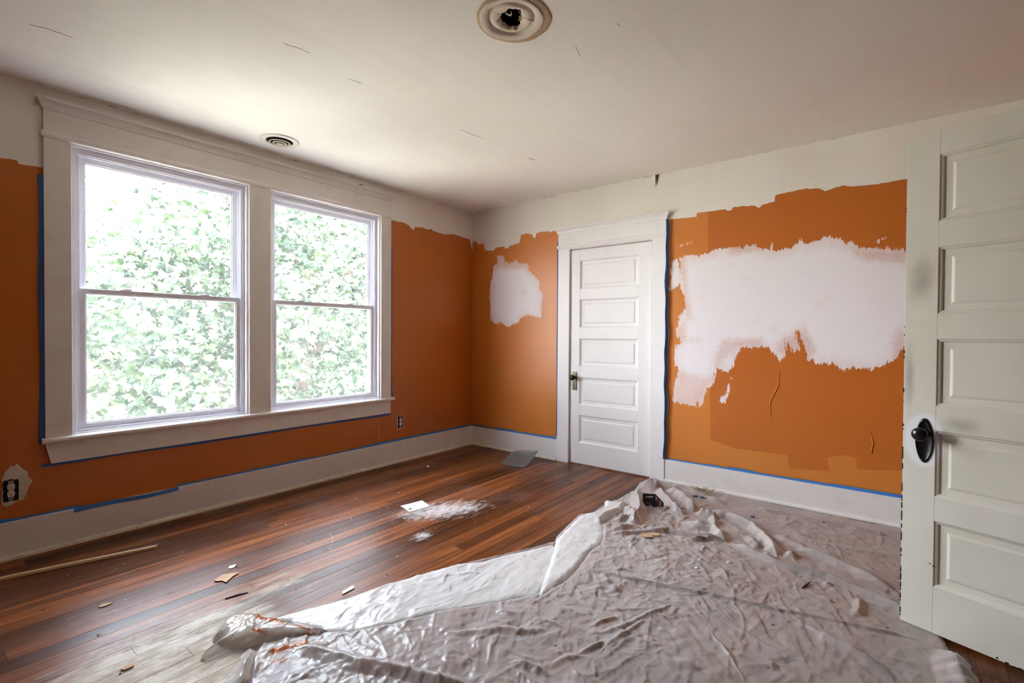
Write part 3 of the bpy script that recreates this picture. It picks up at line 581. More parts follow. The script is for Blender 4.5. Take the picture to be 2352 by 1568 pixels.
# ------------------------------------------------------------------ five panel doors
def panel_door(root, Wd, Hd, T, st, st2, zs, mat, zb=.008):
    """local: X along the door, front at y=0 looking to -y, back at y=T. zs = list of (z0,z1) panels from top"""
    def side(m_, x0, x1, z0, z1): m_.box(x0, x1, 0, T, z0, z1, .0015)
    s = MB(); side(s, 0, st, zb, Hd); s.build('stile', mat, root); s = MB(); side(s, Wd - st2, Wd, zb, Hd); s.build('stile', mat, root)
    edges = [Hd] + [z for p in zs for z in (p[1], p[0])] + [zb]
    for i in range(0, len(edges), 2):
        s = MB(); s.box(st, Wd - st2, .0, T, edges[i + 1], edges[i], .0008); s.build('rail', mat, root)
    for z0, z1 in zs:
        V = []; F = []
        def loop(ins, d):
            b_ = len(V); V.extend([(st + ins, d, z0 + ins), (Wd - st2 - ins, d, z0 + ins), (Wd - st2 - ins, d, z1 - ins), (st + ins, d, z1 - ins)]); return b_
        lv = [(0, .0), (.003, .003), (.010, .006), (.0125, .0115), (.014, .0125), (.038, .0135), (.042, .0115), (.047, .0095), (.050, .0090)]
        ids = [loop(*q) for q in lv]
        for a_, c_ in zip(ids[:-1], ids[1:]):
            for j in range(4): F.append((a_ + j, a_ + (j + 1) % 4, c_ + (j + 1) % 4, c_ + j))
        F.append(tuple(ids[-1] + j for j in range(4)))
        ids2 = [loop(i_, T - d_) for i_, d_ in lv]
        for a_, c_ in zip(ids2[:-1], ids2[1:]):
            for j in range(4): F.append((a_ + j, c_ + j, c_ + (j + 1) % 4, a_ + (j + 1) % 4))
        F.append(tuple(ids2[-1] + j for j in range(4))[::-1])
        mesh('panel', V, F, mat, root)
d1 = empty('door_1', (.003, CD1 + .004, 0), -math.pi / 2, kind='structure')
panel_door(d1, .815, 2.040, .035, .108, .114, [(1.666, 1.938), (1.301, 1.567), (.933, 1.198), (.568, .830), (.206, .469)], 'closet')
def knob_set(root, x, z, zk, kind, mats, r=.0265, label=None):
    pl_ = MB()
    if kind == 'rect':
        pl_.box(x - .026, x + .026, -.004, 0, z - .088, z + .088, .0015); pl_.box(x - .019, x + .019, -.0055, -.003, z - .078, z + .078, .001)
    else:
        n = 40; prof = [(1.0, 0), (1.0, -.003), (.93, -.006), (.86, -.005), (.80, -.0035), (.0, -.0045)]
        for i, (q, d) in enumerate(prof):
            for j in range(n):
                a = 2 * math.pi * j / n; cx = math.cos(a); sz = math.sin(a)
                # pointed oval plate
                wv = .031 * (1 - .12 * abs(sz)); pl_.V.append((x + q * wv * cx, d, z + q * .092 * sz))
        pl_.F += [(i * n + j, i * n + (j + 1) % n, (i + 1) * n + (j + 1) % n, (i + 1) * n + j) for i in range(len(prof) - 1) for j in range(n)]
    p = pl_.build('knob_plate', mats[0], root, smooth=(kind != 'rect'))
    if kind == 'rect':
        kh = MB(); kh.lathe([(.0001, -.0062), (.0035, -.0062), (.0035, -.005)], (x, 0, z - .028), 'y', 12); kh.box(x - .0018, x + .0018, -.0062, -.005, z - .040, z - .028); kh.build('keyhole', 'darkhole', p)
        for s_ in (-1, 1):
            kk = MB(); kk.lathe([(.0001, -.0072), (.003, -.007), (.0036, -.0055)], (x, 0, z + s_ * .070), 'y', 10); kk.build('screw', 'brass', p)
    k_ = MB(); k_.lathe([(.015, -.004), (.014, -.008), (.010, -.012), (.0085, -.03), (.011, -.034), (.018, -.037), (r * .95, -.043), (r, -.050), (r * .96, -.057), (r * .75, -.063), (r * .35, -.066), (.0001, -.0665)], (x, 0, zk), 'y', 32)
    k_.build('knob', mats[1], root, smooth=True)
    return p
knob_set(d1, .060, .792, .826, 'rect', ('brass', 'bronze'))
for z in (1.80, .33):
    h_ = MB()
    for q in range(5): h_.tube([(.818, -.004, z - .045 + q * .018), (.818, -.004, z - .045 + q * .018 + .0165)], .0045, 10)
    h_.tube([(.818, -.004, z - .054), (.818, -.004, z - .046)], [.001, .003], 8); h_.tube([(.818, -.004, z + .046), (.818, -.004, z + .054)], [.003, .001], 8)
    h_.box(.800, .818, -.0005, .001, z - .045, z + .045)
    h_.build('hinge', 'closet', d1)
# closet door casing
tc_ = empty('trim_2', (0, CD0, 0), kind='structure')
def keep_world(o, r): o.parent = r; o.matrix_parent_inverse = Matrix.Translation(-r.location); return o
def xb_(name, y0, y1, z0, z1, t=.02, mat='closet', x1=0, bev=.0018): return keep_world(bx(name, mat, None, -t, x1, y0, y1, z0, z1, bev=bev), tc_)
xb_('casing_board', -1.283, -1.155, .238, 2.052); xb_('casing_board', -2.226, -2.106, .212, 2.052)
xb_('plinth_block', -1.284, -1.150, 0, .237, .024); xb_('plinth_block', -2.230, -2.105, 0, .211, .024)
xb_('head_board', -2.226, -1.155, 2.095, 2.218, .021)
keep_world(moulding('bead_moulding', 'closet', None, 'x', -2.226, -1.155, [(.020, 2.052), (.021, 2.062), (.027, 2.066), (.032, 2.076), (.031, 2.086), (.026, 2.094), (.021, 2.097)]), tc_)
keep_world(moulding('crown_moulding', 'closet', None, 'x', -2.226, -1.155, [(.021, 2.205), (.027, 2.208), (.029, 2.218), (.034, 2.230), (.044, 2.242), (.052, 2.249), (.053, 2.257), (.048, 2.263), (.022, 2.266)]), tc_)
xb_('door_jamb', -1.283, -1.279, 0, 2.05, -.0, 'closet', .13, 0); xb_('door_jamb', -2.106, -2.102, 0, 2.05, -.0, 'closet', .13, 0); xb_('head_jamb', -2.106, -1.283, 2.046, 2.05, 0, 'closet', .13, 0)
s_ = MB(); s_.box(.039, .052, -1.295, -1.279, 0, 2.045); s_.box(.039, .052, -2.102, -2.090, 0, 2.045); s_.box(.039, .052, -2.102, -1.28, 2.03, 2.046); keep_world(s_.build('door_stop', 'closet', None), tc_)
keep_world(bx('threshold', 'floor', None, -.012, .13, CD0 + .002, CD1 - .002, -.018, .0055, bev=.003), tc_)

# open entry door on the right, swung into the room
OD = (-1.368, -3.7774); OA = math.radians(-109.6)
d2 = empty('door_2', (OD[0], OD[1], 0), OA, kind='structure')
panel_door(d2, .80, 2.066, .036, .110, .110, [(1.697, 1.968), (1.323, 1.593), (.948, 1.220), (.577, .845), (.208, .477)], 'doorp', .016)
knob_set(d2, .074, .800, .830, 'oval', ('black', 'black'), .028)
lk = MB(); lk.box(-.0012, .0003, .006, .030, .76, .93, .0005); lk.build('lock_faceplate', 'trim', d2)
ch = MB()
for i in range(70):
    z = random.choice([random.uniform(.02, .75)] * 4 + [random.uniform(.75, 2.05)])
    h_ = random.uniform(.003, .012) * (2.2 if random.random() < .12 else 1); ch.box(-.0016, .0016, -.0013, .004, z, z + h_, .0006)
for x, z, s_ in ((.345, .012, .022), (.325, .016, .010), (.36, .014, .012), (.30, .02, .006)): ch.box(x, x + s_, -.0012, .004, z, z + .006, .001)
for x, z in ((.095, .295), (.106, .288), (.215, .275), (.235, .262), (.247, .253), (.255, .205), (.272, .196)): ch.box(x, x + .007, -.0006 + (.0125 if x > .11 else 0), .002 + (.0125 if x > .11 else 0), z, z + .004, .001)
ch.build('paint_chip', 'darkhole', d2, kind='stuff')
for z in (.30, 1.78):
    h_ = MB(); h_.tube([(.804, -.004, z - .045), (.804, -.004, z + .045)], .006, 12); h_.build('hinge', 'doorp', d2)

# ------------------------------------------------------------------ baseboards
def baseboard(name, wall, a, b_, ztop=.20, sm='shoe'):
    r = empty(name, (0, 0, 0), kind='structure')
    if wall == 'y': bx('baseboard_board', 'base', r, a, b_, -.018, 0, 0, ztop, bev=.002)
    else: bx('baseboard_board', 'base', r, -.018, 0, a, b_, 0, ztop, bev=.002)
    prof = [(.018, .022), (.024, .021), (.030, .017), (.034, .010), (.035, .0)]
    moulding('shoe_moulding', sm, r, wall, a, b_, prof, flare=False)
    return r
baseboard('baseboard_left', 'y', XL, -.0005, .202)
baseboard('baseboard_right', 'x', -1.149, -.018, .202); baseboard('baseboard_right_far', 'x', YR, -2.231, .186, 'base')

# ------------------------------------------------------------------ ceiling fixtures
lm = empty('light_canopy_scar', (HX, HY, H), label='round plaster scar and open wiring hole in the ceiling where a lamp was removed', cat='ceiling fixture')
def hole_r(a):
    return .054 + .010 * math.cos(2 * (a - .7)) + .006 * math.sin(3 * a + 1) + .0035 * math.sin(9 * a) + .002 * math.sin(17 * a + 2)
def ringmesh(prof, n=96, inner=None):
    V = []; F = []
    for i, (r, z) in enumerate(prof):
        for j in range(n):
            a = 2 * math.pi * j / n; rr = r
            if inner and i == len(prof) - 1: rr = inner(a)
            if inner and i == len(prof) - 2: rr = inner(a) + .004
            rr *= 1 + .012 * math.sin(2 * a + .5) + (.01 * math.sin(5 * a) + .006 * math.sin(11 * a) if i < 2 else 0)
            V.append((rr * math.cos(a), rr * math.sin(a), z))
    F = [(i * n + j, i * n + (j + 1) % n, (i + 1) * n + (j + 1) % n, (i + 1) * n + j) for i in range(len(prof) - 1) for j in range(n)]
    return V, F
M['stainring'] = plain('old_glue_stain', (.45, .33, .20), .8, .5, (.60, .50, .38), .3, scale=30)
M['scar'] = plain('patched_ceiling_plaster', (.70, .62, .52), .75, .6, (.48, .36, .25), .4, scale=14)
V, F = ringmesh([(.165, -.0005), (.162, -.003), (.128, -.003), (.125, -.0005)]); V = [(x_ + .009, y_ - .008, z_) for x_, y_, z_ in V]; mesh('stain_ring', V, F, 'stainring', lm, True)
V, F = ringmesh([(.141, .0), (.139, -.007), (.135, -.008), (.120, -.0045), (.109, -.0015), (.102, .010), (.098, .012), (.094, .004), (.089, .0), (.08, -.0015), (.055, -.001), (.050, .012)], inner=hole_r); mesh('plaster_disc', V, F, 'scar', lm, True)
bb = MB(); bb.lathe([(.075, .002), (.075, .09), (.0001, .09)], (0, 0, 0), 'z', 24); bb.build('junction_box', 'darkhole', lm)
def wire(name, pts, r, mat, tip=None):
    b_ = MB(); b_.tube(pts, r, 8); o = b_.build(name, mat, lm, smooth=True)
    if tip: t_ = MB(); t_.tube(tip, r * .7, 8); t_.build('copper_end', M['copper'], o, smooth=True)
M['copper'] = plain('bare_copper', (.45, .14, .06), .35, metal=.8); M['wirewhite'] = plain('cloth_wire_sleeve', (.55, .52, .45), .5); M['wireblack'] = plain('black_wire', (.02, .02, .02), .5)
wire('supply_wire', [(-.01, .03, .07), (-.028, .018, .03), (-.04, -.005, .0), (-.042, -.03, -.018), (-.055, -.045, -.02)], .0028, 'wirewhite', [(-.055, -.045, -.02), (-.066, -.048, -.019)])
wire('supply_wire', [(.02, -.01, .07), (.03, -.025, .03), (.042, -.045, .004), (.05, -.075, -.012)], .0022, 'wirewhite', [(.05, -.075, -.012), (.054, -.083, -.012)])
wire('supply_wire', [(-.02, .03, .07), (0, .02, .02), (.02, .0, .03), (.03, .02, .06)], .0025, 'wireblack')
mesh('paper_shred', [(.012, -.045, .004), (.028, -.05, .002), (.03, -.03, -.004), (.018, -.022, -.006), (.012, -.045, .006), (.028, -.05, .004), (.03, -.03, -.002), (.018, -.022, -.004)], [(0, 1, 2, 3), (7, 6, 5, 4), (0, 4, 5, 1), (1, 5, 6, 2), (2, 6, 7, 3), (3, 7, 4, 0)], plain('yellow_paper', (.5, .33, .08), .8), lm)

vt = empty('ceiling_vent', (-2.325, -.290, H), label='round white ceiling air vent with stepped rings above the windows', cat='air vent')
def lathe_part(name, prof, mat, par): b_ = MB(); b_.lathe(prof, (0, 0, 0), 'z', 56); return b_.build(name, mat, par, smooth=True)
M['vent'] = plain('cream_enamel_vent', (.76, .73, .66), .4, .3, (.5, .45, .34), 0, scale=20); M['ventin'] = plain('dusty_vent_cone', (.46, .42, .30), .5, .5, (.2, .17, .1), 0, scale=40)
lathe_part('flange', [(.128, 0), (.127, -.004), (.118, -.007), (.108, -.010), (.098, -.010), (.088, -.006), (.086, .012)], 'vent', vt)
lathe_part('throat', [(.087, -.003), (.060, -.0025), (.0001, -.002)], 'darkhole', vt)
lathe_part('cone_ring', [(.072, -.016), (.066, -.020), (.055, -.009), (.060, -.006), (.072, -.016)], 'ventin', vt)
lathe_part('cone_ring', [(.047, -.020), (.041, -.025), (.031, -.012), (.036, -.008), (.047, -.020)], 'ventin', vt)
lathe_part('cone_ring', [(.024, -.024), (.019, -.028), (.0001, -.028), (.0001, -.012), (.014, -.012), (.024, -.024)], 'ventin', vt)

# ------------------------------------------------------------------ outlets without cover plates
def outlet(x, z, label, patch=None, irregular=0.0):
    r = empty('wall_outlet', (x, 0, z), label=label, cat='outlet')
    if patch:
        n = len(patch); V = [(px, -.0035, pz) for px, pz in patch] + [(px * 1.06, -.0002, pz * 1.04) for px, pz in patch] + [(0, -.004, 0)]
        F = [(i, (i + 1) % n, n + (i + 1) % n, n + i) for i in range(n)] + [(2 * n, (i + 1) % n, i) for i in range(n)]
        mesh('plaster_patch', V, F, 'plaster', r)
    hb = MB(); rr = random.Random(3 if patch else 5)
    n = 28; V = []
    for j in range(n):
        a = 2 * math.pi * j / n; cx, cz = math.cos(a), math.sin(a); m_ = max(abs(cx) / .030, abs(cz) / .058); k_ = 1 + rr.uniform(-.06, .06)
        V.append((cx / m_ * k_, -.0048 if patch else -.002, cz / m_ * k_))
    mesh('box_cavity', V + [(p[0], .0, p[2]) for p in V], [tuple(range(n))[::-1]] + [(j, (j + 1) % n, n + (j + 1) % n, n + j) for j in range(n)], 'darkhole', r)
    if not patch:
        V2 = []; 
        for q in (1.0, 1.0):
            for p in V: V2.append(p)
        # broken paint-and-paper rim
        V = [(v[0], -.0015, v[2]) for v in V]
        out = [(v[0] * (1.18 + rr.uniform(0, .16)), -.0012, v[2] * (1.07 + rr.uniform(0, .08))) for v in V]
        inn = [(v[0] * .98, -.0026, v[2] * .98) for v in V]
        mesh('torn_rim', out + inn, [(j, (j + 1) % n, n + (j + 1) % n, n + j) for j in range(n)], 'plaster', r)
    dz = -.007
    st = MB(); st.box(-.011, .011, dz, dz + .002, -.052, .052, .0008); st.lathe([(.0001, dz - .001), (.0035, dz - .0005), (.0035, dz)], (0, 0, .046), 'y', 10); st.lathe([(.0001, dz - .001), (.0035, dz - .0005), (.0035, dz)], (0, 0, -.046), 'y', 10)
    st.build('mounting_strap', 'steel', r)
    for s_ in (1, -1):
        f = MB(); n2 = 24; V = []
        for d in (dz + .002, dz - .003, dz - .0042):
            q = 1.0 if d > dz - .004 else .94
            for j in range(n2):
                a = 2 * math.pi * j / n2; V.append((max(-.0145, min(.0145, .0175 * math.cos(a))) * q, d, s_ * .0195 + max(-.0155, min(.0155, .0175 * math.sin(a))) * q))
        f.V = V; f.F = [(i * n2 + j, i * n2 + (j + 1) % n2, (i + 1) * n2 + (j + 1) % n2, (i + 1) * n2 + j) for i in range(2) for j in range(n2)] + [tuple(2 * n2 + j for j in range(n2))]
        fo = f.build('receptacle', 'device', r)
        sl = MB(); y_ = dz - .0046; sl.box(-.0066, -.0052, y_, y_ + .002, s_ * .0195 + .0005, s_ * .0195 + .009); sl.box(.0050, .0064, y_, y_ + .002, s_ * .0195 + .001, s_ * .0195 + .0085); sl.lathe([(.0001, y_), (.0025, y_), (.0025, y_ + .002)], (0, 0, s_ * .0195 - .007), 'y', 10)
        sl.build('slot', 'darkhole', fo)
    c_ = MB(); c_.box(-.008, .008, dz - .002, dz + .002, -.006, .006); c_.lathe([(.0001, dz - .0035), (.003, dz - .003), (.003, dz - .001)], (0, 0, 0), 'y', 10); c_.build('centre_screw', 'device', r)
outlet(-1.012, .382, 'uncovered outlet with a torn hole rim in the orange wall right of the windows')
outlet(-3.645, .372, 'uncovered outlet in a round bare plaster patch below left of the windows',
       [(-.035, -.065), (-.034, -.02), (-.030, .03), (-.034, .065), (-.022, .10), (.0, .128), (.012, .12), (.02, .135), (.045, .10), (.060, .085), (.062, .06), (.078, .03), (.066, .005), (.055, -.035), (.045, -.06), (.02, -.065), (.0, -.080), (-.02, -.085)])

# ------------------------------------------------------------------ masking tape
def ribbon(name, pts, wv, th, mat, label, par=None, group=None):
    """pts centre line; wv(i) -> width vector; th thickness direction vector"""
    V = []; n = len(pts)
    for i, p in enumerate(pts):
        p = Vector(p); w_ = Vector(wv(i)); t = Vector(th)
        V += [tuple(p - w_ / 2), tuple(p + w_ / 2), tuple(p + w_ / 2 + t), tuple(p - w_ / 2 + t)]
    F = []
    for i in range(n - 1):
        for j in range(4): F.append((4 * i + j, 4 * i + (j + 1) % 4, 4 * i + 4 + (j + 1) % 4, 4 * i + 4 + j))
    F += [(0, 3, 2, 1), (4 * n - 4, 4 * n - 3, 4 * n - 2, 4 * n - 1)]
    o = mesh(name, V, F, mat, par)
    if label: tag(o, label, 'tape', group)
    return o
def lin(a, b, n): return [tuple(np.array(a) + (np.array(b) - np.array(a)) * t) for t in np.linspace(0, 1, n)]
R = random.Random(11)
n = 30
pts = [(-3.521 + .003 * math.sin(i * .4) + (.010 if i > n - 4 else 0) * 0, -.010, 2.10 - (2.10 - .60) * i / (n - 1)) for i in range(n)]
ribbon('masking_tape', pts, lambda i: (.020, -.014 + .004 * math.sin(i * .5), 0), (0, -.0005, 0), 'tape', 'blue masking tape strip down the left edge of the window casing')
pts = [(-3.522 + 2.39 * i / 39, -.006, .478 + .003 * math.sin(i * .3) - (.004 * i / 39)) for i in range(40)]
ribbon('masking_tape', pts, lambda i: (0, -.008, .016 + .003 * math.sin(i * .7)), (0, -.0005, 0), 'tape', 'blue masking tape strip along the underside of the window apron')
pts = [(-1.131 + (.018 * max(0, (i - 26) / 3) ** 2 if i > 26 else .001 * math.sin(i * .5)), -.010, 2.05 - (2.05 - .64) * i / 29) for i in range(30)]
ribbon('masking_tape', pts, lambda i: (.006, -.016, 0), (0, -.0005, 0), 'tape', 'blue masking tape strip down the right edge of the window casing')
def segs(a, b, k_, base, wall, z, label, mats=('tape', 'tape_paint')):
    """baseboard tape: thin strip on the wall just above the board, with overpainted upper edge as a part"""
    L = b - a; root_pts = []; n = max(12, int(abs(L) / .05)); rr = random.Random(k_)
    hs = []; h_ = .014
    for i in range(n):
        if rr.random() < .25: h_ = rr.uniform(.009, .021)
        hs.append(h_)
    P = lambda i: a + L * i / (n - 1)
    if wall == 'y': pts = [(P(i), -.0022, z + hs[i] / 2) for i in range(n)]; th = (0, -.0004, 0)
    else: pts = [(-.0022, P(i), z + hs[i] / 2) for i in range(n)]; th = (-.0004, 0, 0)
    o = ribbon('masking_tape', pts, lambda i: (0, 0, hs[i]), th, mats[0], label)
    if wall == 'y': pts2 = [(P(i), -.0016, z + hs[i] + .003) for i in range(n)]
    else: pts2 = [(-.0016, P(i), z + hs[i] + .003) for i in range(n)]
    ribbon('overpainted_edge', pts2, lambda i: (0, 0, .010 + .004 * math.sin(i * .8)), th, mats[1], None, o)
    return o
segs(-4.4, -3.35, 1, 0, 'y', .2015, 'blue masking tape above the window wall baseboard, below the plaster patched outlet')
pts = [(-3.392 + .524 * i / 19, -.0192 - .001, .1935 + .004 * math.sin(i * .35)) for i in range(20)]
ribbon('masking_tape', pts, lambda i: (0, 0, .024 if i < 19 else .022), (0, -.0005, 0), 'tape', 'wide dark blue masking tape piece lapping down over the window wall baseboard')
segs(-2.87, -.03, 2, 0, 'y', .2015, 'long thin blue masking tape above the window wall baseboard below both windows')
segs(-.02, -1.15, 3, 0, 'x', .2015, 'blue masking tape above the short baseboard between the corner and closet door')
segs(-2.235, -4.2, 4, 0, 'x', .1855, 'blue masking tape above the baseboard right of the closet door')
pts = [(-.010, -1.149 + .0012 * math.sin(i * .5), 2.14 - (2.14 - .215) * i / 29) for i in range(30)]
ribbon('masking_tape', pts, lambda i: (-.018, .005, 0), (0, .0005, 0), 'tape', 'blue masking tape strip down the left edge of the closet door casing')
pts = [(-.020, -2.236 - .004 * math.sin(i * .45) - .004 * math.sin(i * 1.1), 2.20 - (2.20 - .19) * i / 39) for i in range(40)]
ribbon('masking_tape', pts, lambda i: (.032, -.012, 0), (0, -.0006, 0), 'tape', 'loose blue masking tape strip standing off the right edge of the closet door casing')

# torn wallpaper above the closet door
tp = MB(); V = []
for i in range(9):
    t = i / 8
    for j in range(5):
        s_ = j / 4
        V.append((-.002 - .028 * (1 - t) * s_ ** 2, -2.095 - .032 * s_ * (1 - .15 * t), 2.596 - .10 * t))
tp.add(V, [(i * 5 + j, i * 5 + j + 1, (i + 1) * 5 + j + 1, (i + 1) * 5 + j) for i in range(8) for j in range(4)])
tp.build('peeling_paper', plain('painted_lining_paper', (.78, .74, .66), .6), wr, smooth=True)
mesh('torn_gap', [(-.001, -2.124, 2.597), (-.001, -2.152, 2.597), (-.001, -2.139, 2.505), (-.0005, -2.124, 2.597), (-.0005, -2.152, 2.597), (-.0005, -2.139, 2.505)], [(0, 1, 2), (5, 4, 3), (0, 3, 4, 1), (1, 4, 5, 2), (2, 5, 3, 0)], 'plaster_crack', wr)
def wcrack(par, wall, pts, w_):
    V = []; F = []
    for i, (a, z) in enumerate(pts):
        ww = w_ * (.4 + .6 * math.sin(math.pi * (i + .5) / len(pts)))
        for s_ in (-1, 1): V.append((-.0012, a + s_ * ww / 2, z) if wall == 'x' else (a + s_ * ww / 2, -.0012, z))
    F = [(2 * i, 2 * i + 1, 2 * i + 3, 2 * i + 2) for i in range(len(pts) - 1)]
    mesh('wall_crack', V, F, 'plaster_crack', par)
wcrack(wr, 'x', [(-2.056, 2.285), (-2.07, 2.298), (-2.095, 2.303), (-2.118, 2.315)], .003)
wcrack(wr, 'x', [(-.006, 2.36), (-.010, 2.30), (-.008, 2.22), (-.012, 2.18)], .002); wcrack(wl, 'y', [(-.12, 2.596), (-.118, 2.57), (-.122, 2.55)], .003)
wcrack(wl, 'y', [(-1.075, .50), (-1.07, .47), (-1.055, .455)], .004)
mesh('torn_gap', [(-1.50, -.0015, 2.545), (-1.40, -.0015, 2.54), (-1.45, -.0015, 2.558), (-1.50, -.0005, 2.545), (-1.40, -.0005, 2.54), (-1.45, -.0005, 2.558)], [(0, 1, 2), (5, 4, 3), (0, 3, 4, 1), (1, 4, 5, 2), (2, 5, 3, 0)], 'plaster_crack', wl)
# raised seam wrinkles in the lining paper
for pts_ in ([(-3.08, .98), (-3.075, .87), (-3.02, .74), (-3.03, .62)], [(-3.62, .60), (-3.64, .52), (-3.63, .45)]):
    b_ = MB(); q_ = [(-.0002, a, z) for a, z in pts_]; b_.tube(q_, [.001, .004, .004, .001][:len(q_)], 8); b_.build('paper_wrinkle', wr.data.materials[0] and plain('orange_wall_paint_wrinkle', (.60, .17, .022), .4), wr, smooth=True)

# ------------------------------------------------------------------ plastic drop cloth
def height(P):
    """height field of the spread sheet: broad rolls, sharp random creases, puckers"""
    x, y = P[:, 0], P[:, 1]
    z = .004 + .010 * np.clip(vnoise(x * 3.1 + 7, y * 3.1, 1) - .45, 0, 1) + .006 * vnoise(x * 9, y * 9, 2)
    for pts, h, w_, s_ in D['ridges']:
        bb = np.array(pts); m = (x > bb[:, 0].min() - 3 * w_) & (x < bb[:, 0].max() + 3 * w_) & (y > bb[:, 1].min() - 3 * w_) & (y < bb[:, 1].max() + 3 * w_)
        if not m.any(): continue
        Q = P[m] + (np.stack([vnoise(P[m][:, 0] * 14, P[m][:, 1] * 14, 5), vnoise(P[m][:, 0] * 14, P[m][:, 1] * 14, 6)], 1) - .5) * min(.012, w_ * .7)
        best = np.zeros(m.sum()); L = np.r_[0, np.cumsum(np.hypot(*np.diff(bb, axis=0).T))]
        for i in range(len(pts) - 1):
            d, t = seg_d(Q, pts[i], pts[i + 1]); u = (L[i] + t * (L[i + 1] - L[i])) / L[-1]
            tp_ = np.clip(np.minimum(u, 1 - u) * L[-1] / min(.14, L[-1] * .4), 0, 1); tp_ = tp_ * tp_ * (3 - 2 * tp_)
            q = np.clip(1 - d / (1.7 * w_), 0, 1); best = np.maximum(best, h * tp_ * (q ** 1.12) * (.8 + .4 * vnoise(u * 9, u * 0 + h * 100, 9)))
        z[m] = np.maximum(z[m], z[m] * .5 + best)
    return z
r2 = np.random.default_rng(5)
CR = []
def creases(n, cx, cy, rx, ry, ang, spread, l0, l1, a0, a1, w0, w1):
    for _ in range(n):
        CR.append((cx + r2.normal() * rx, cy + r2.normal() * ry, ang + r2.normal() * spread, r2.uniform(l0, l1), r2.uniform(a0, a1) * .42, r2.uniform(w0, w1) * .8))
# regions: middle of the sheet, near field, right side, left fold, far pile
creases(350, -1.9, -2.85, .8, .55, .3, 1.6, .02, .09, .002, .006, .005, .010)
creases(420, -1.9, -2.75, .55, .35, .3, 1.0, .03, .16, .003, .009, .007, .016)
creases(320, -2.6, -2.55, .35, .4, .9, .7, .03, .20, .003, .009, .006, .015)
creases(300, -1.35, -2.75, .3, .3, 1.2, .9, .03, .12, .003, .010, .007, .015)
creases(260, -2.2, -3.2, .5, .4, .2, 1.2, .04, .18, .002, .006, .006, .014)
creases(200, -.7, -3.2, .45, .45, 1.3, .35, .06, .3, .003, .010, .008, .02)
creases(160, -3.05, -2.2, .2, .25, 1.0, .8, .04, .2, .004, .012, .008, .02)
creases(140, -.9, -2.4, .3, .2, .6, 1.0, .05, .2, .005, .016, .010, .022)
from mathutils.geometry import delaunay_2d_cdt
def facets(U, Vv, spacing, amp, seed, sx=1.0, sy=1.0, ang=0.0, power=1.6):
    """crumple: random heights on random points, joined by flat triangles"""
    rg_ = np.random.default_rng(seed); x0, x1, y0, y1 = U[0] - spacing, U[-1] + spacing, Vv[0] - spacing, Vv[-1] + spacing
    ca, sa = math.cos(ang), math.sin(ang)
    R_ = math.hypot(x1 - x0, y1 - y0) / 2; cx, cy_ = (x0 + x1) / 2, (y0 + y1) / 2
    n = int((2 * R_ / (spacing * sx)) * (2 * R_ / (spacing * sy)))
    q = rg_.uniform(-R_, R_, (n, 2)); X = cx + q[:, 0] * ca - q[:, 1] * sa; Y = cy_ + q[:, 0] * sa + q[:, 1] * ca
    if sx != sy:   # stretch the point cloud along the crease direction
        pass
    m = (X > x0) & (X < x1) & (Y > y0) & (Y < y1); X, Y = X[m], Y[m]
    # triangulate in squeezed space so that facets come out long
    a = (X * ca + Y * sa) / sx; b = (-X * sa + Y * ca) / sy
    vs, _, fs, *_r = delaunay_2d_cdt([Vector((float(p), float(r))) for p, r in zip(a, b)], [], [], 0, 1e-6)
    hgt = rg_.uniform(0, 1, len(vs)) ** power * amp
    va = np.array([[v.x * sx, v.y * sy] for v in vs]); PX = va[:, 0] * ca - va[:, 1] * sa; PY = va[:, 0] * sa + va[:, 1] * ca
    Z = np.zeros((len(U), len(Vv)))
    for f in fs:
        i, j, k_ = f; ax, ay, bx_, by, cx_, cyy = PX[i], PY[i], PX[j], PY[j], PX[k_], PY[k_]
        i0, i1 = np.searchsorted(U, (min(ax, bx_, cx_), max(ax, bx_, cx_))); j0, j1 = np.searchsorted(Vv, (min(ay, by, cyy), max(ay, by, cyy)))
        if i1 <= i0 or j1 <= j0: continue
        det = (by - cyy) * (ax - cx_) + (cx_ - bx_) * (ay - cyy)
        if abs(det) < 1e-9: continue
        XX = U[i0:i1, None] - cx_; YY = Vv[None, j0:j1] - cyy
        l1 = ((by - cyy) * XX + (cx_ - bx_) * YY) / det; l2 = ((cyy - ay) * XX + (ax - cx_) * YY) / det; l3 = 1 - l1 - l2
        ok = (l1 >= -1e-6) & (l2 >= -1e-6) & (l3 >= -1e-6); zz = l1 * hgt[i] + l2 * hgt[j] + l3 * hgt[k_]
        S_ = Z[i0:i1, j0:j1]; S_[ok] = zz[ok]
    return Z.ravel()
for q_, (cx_, cy__, rx_, ry_, an_, sp_, n_) in enumerate(((-1.9, -2.9, .7, .45, .45, .5, 110), (-1.0, -3.1, .5, .5, 1.25, .3, 90), (-2.7, -2.6, .4, .45, .8, .6, 80), (-1.5, -3.4, .6, .3, 1.0, .9, 60), (-.5, -3.2, .25, .5, 1.45, .2, 50))):
    for _ in range(n_): CR.append((cx_ + r2.normal() * rx_, cy__ + r2.normal() * ry_, an_ + r2.normal() * sp_, r2.uniform(.12, .42), r2.uniform(.0015, .0045), r2.uniform(.005, .009)))
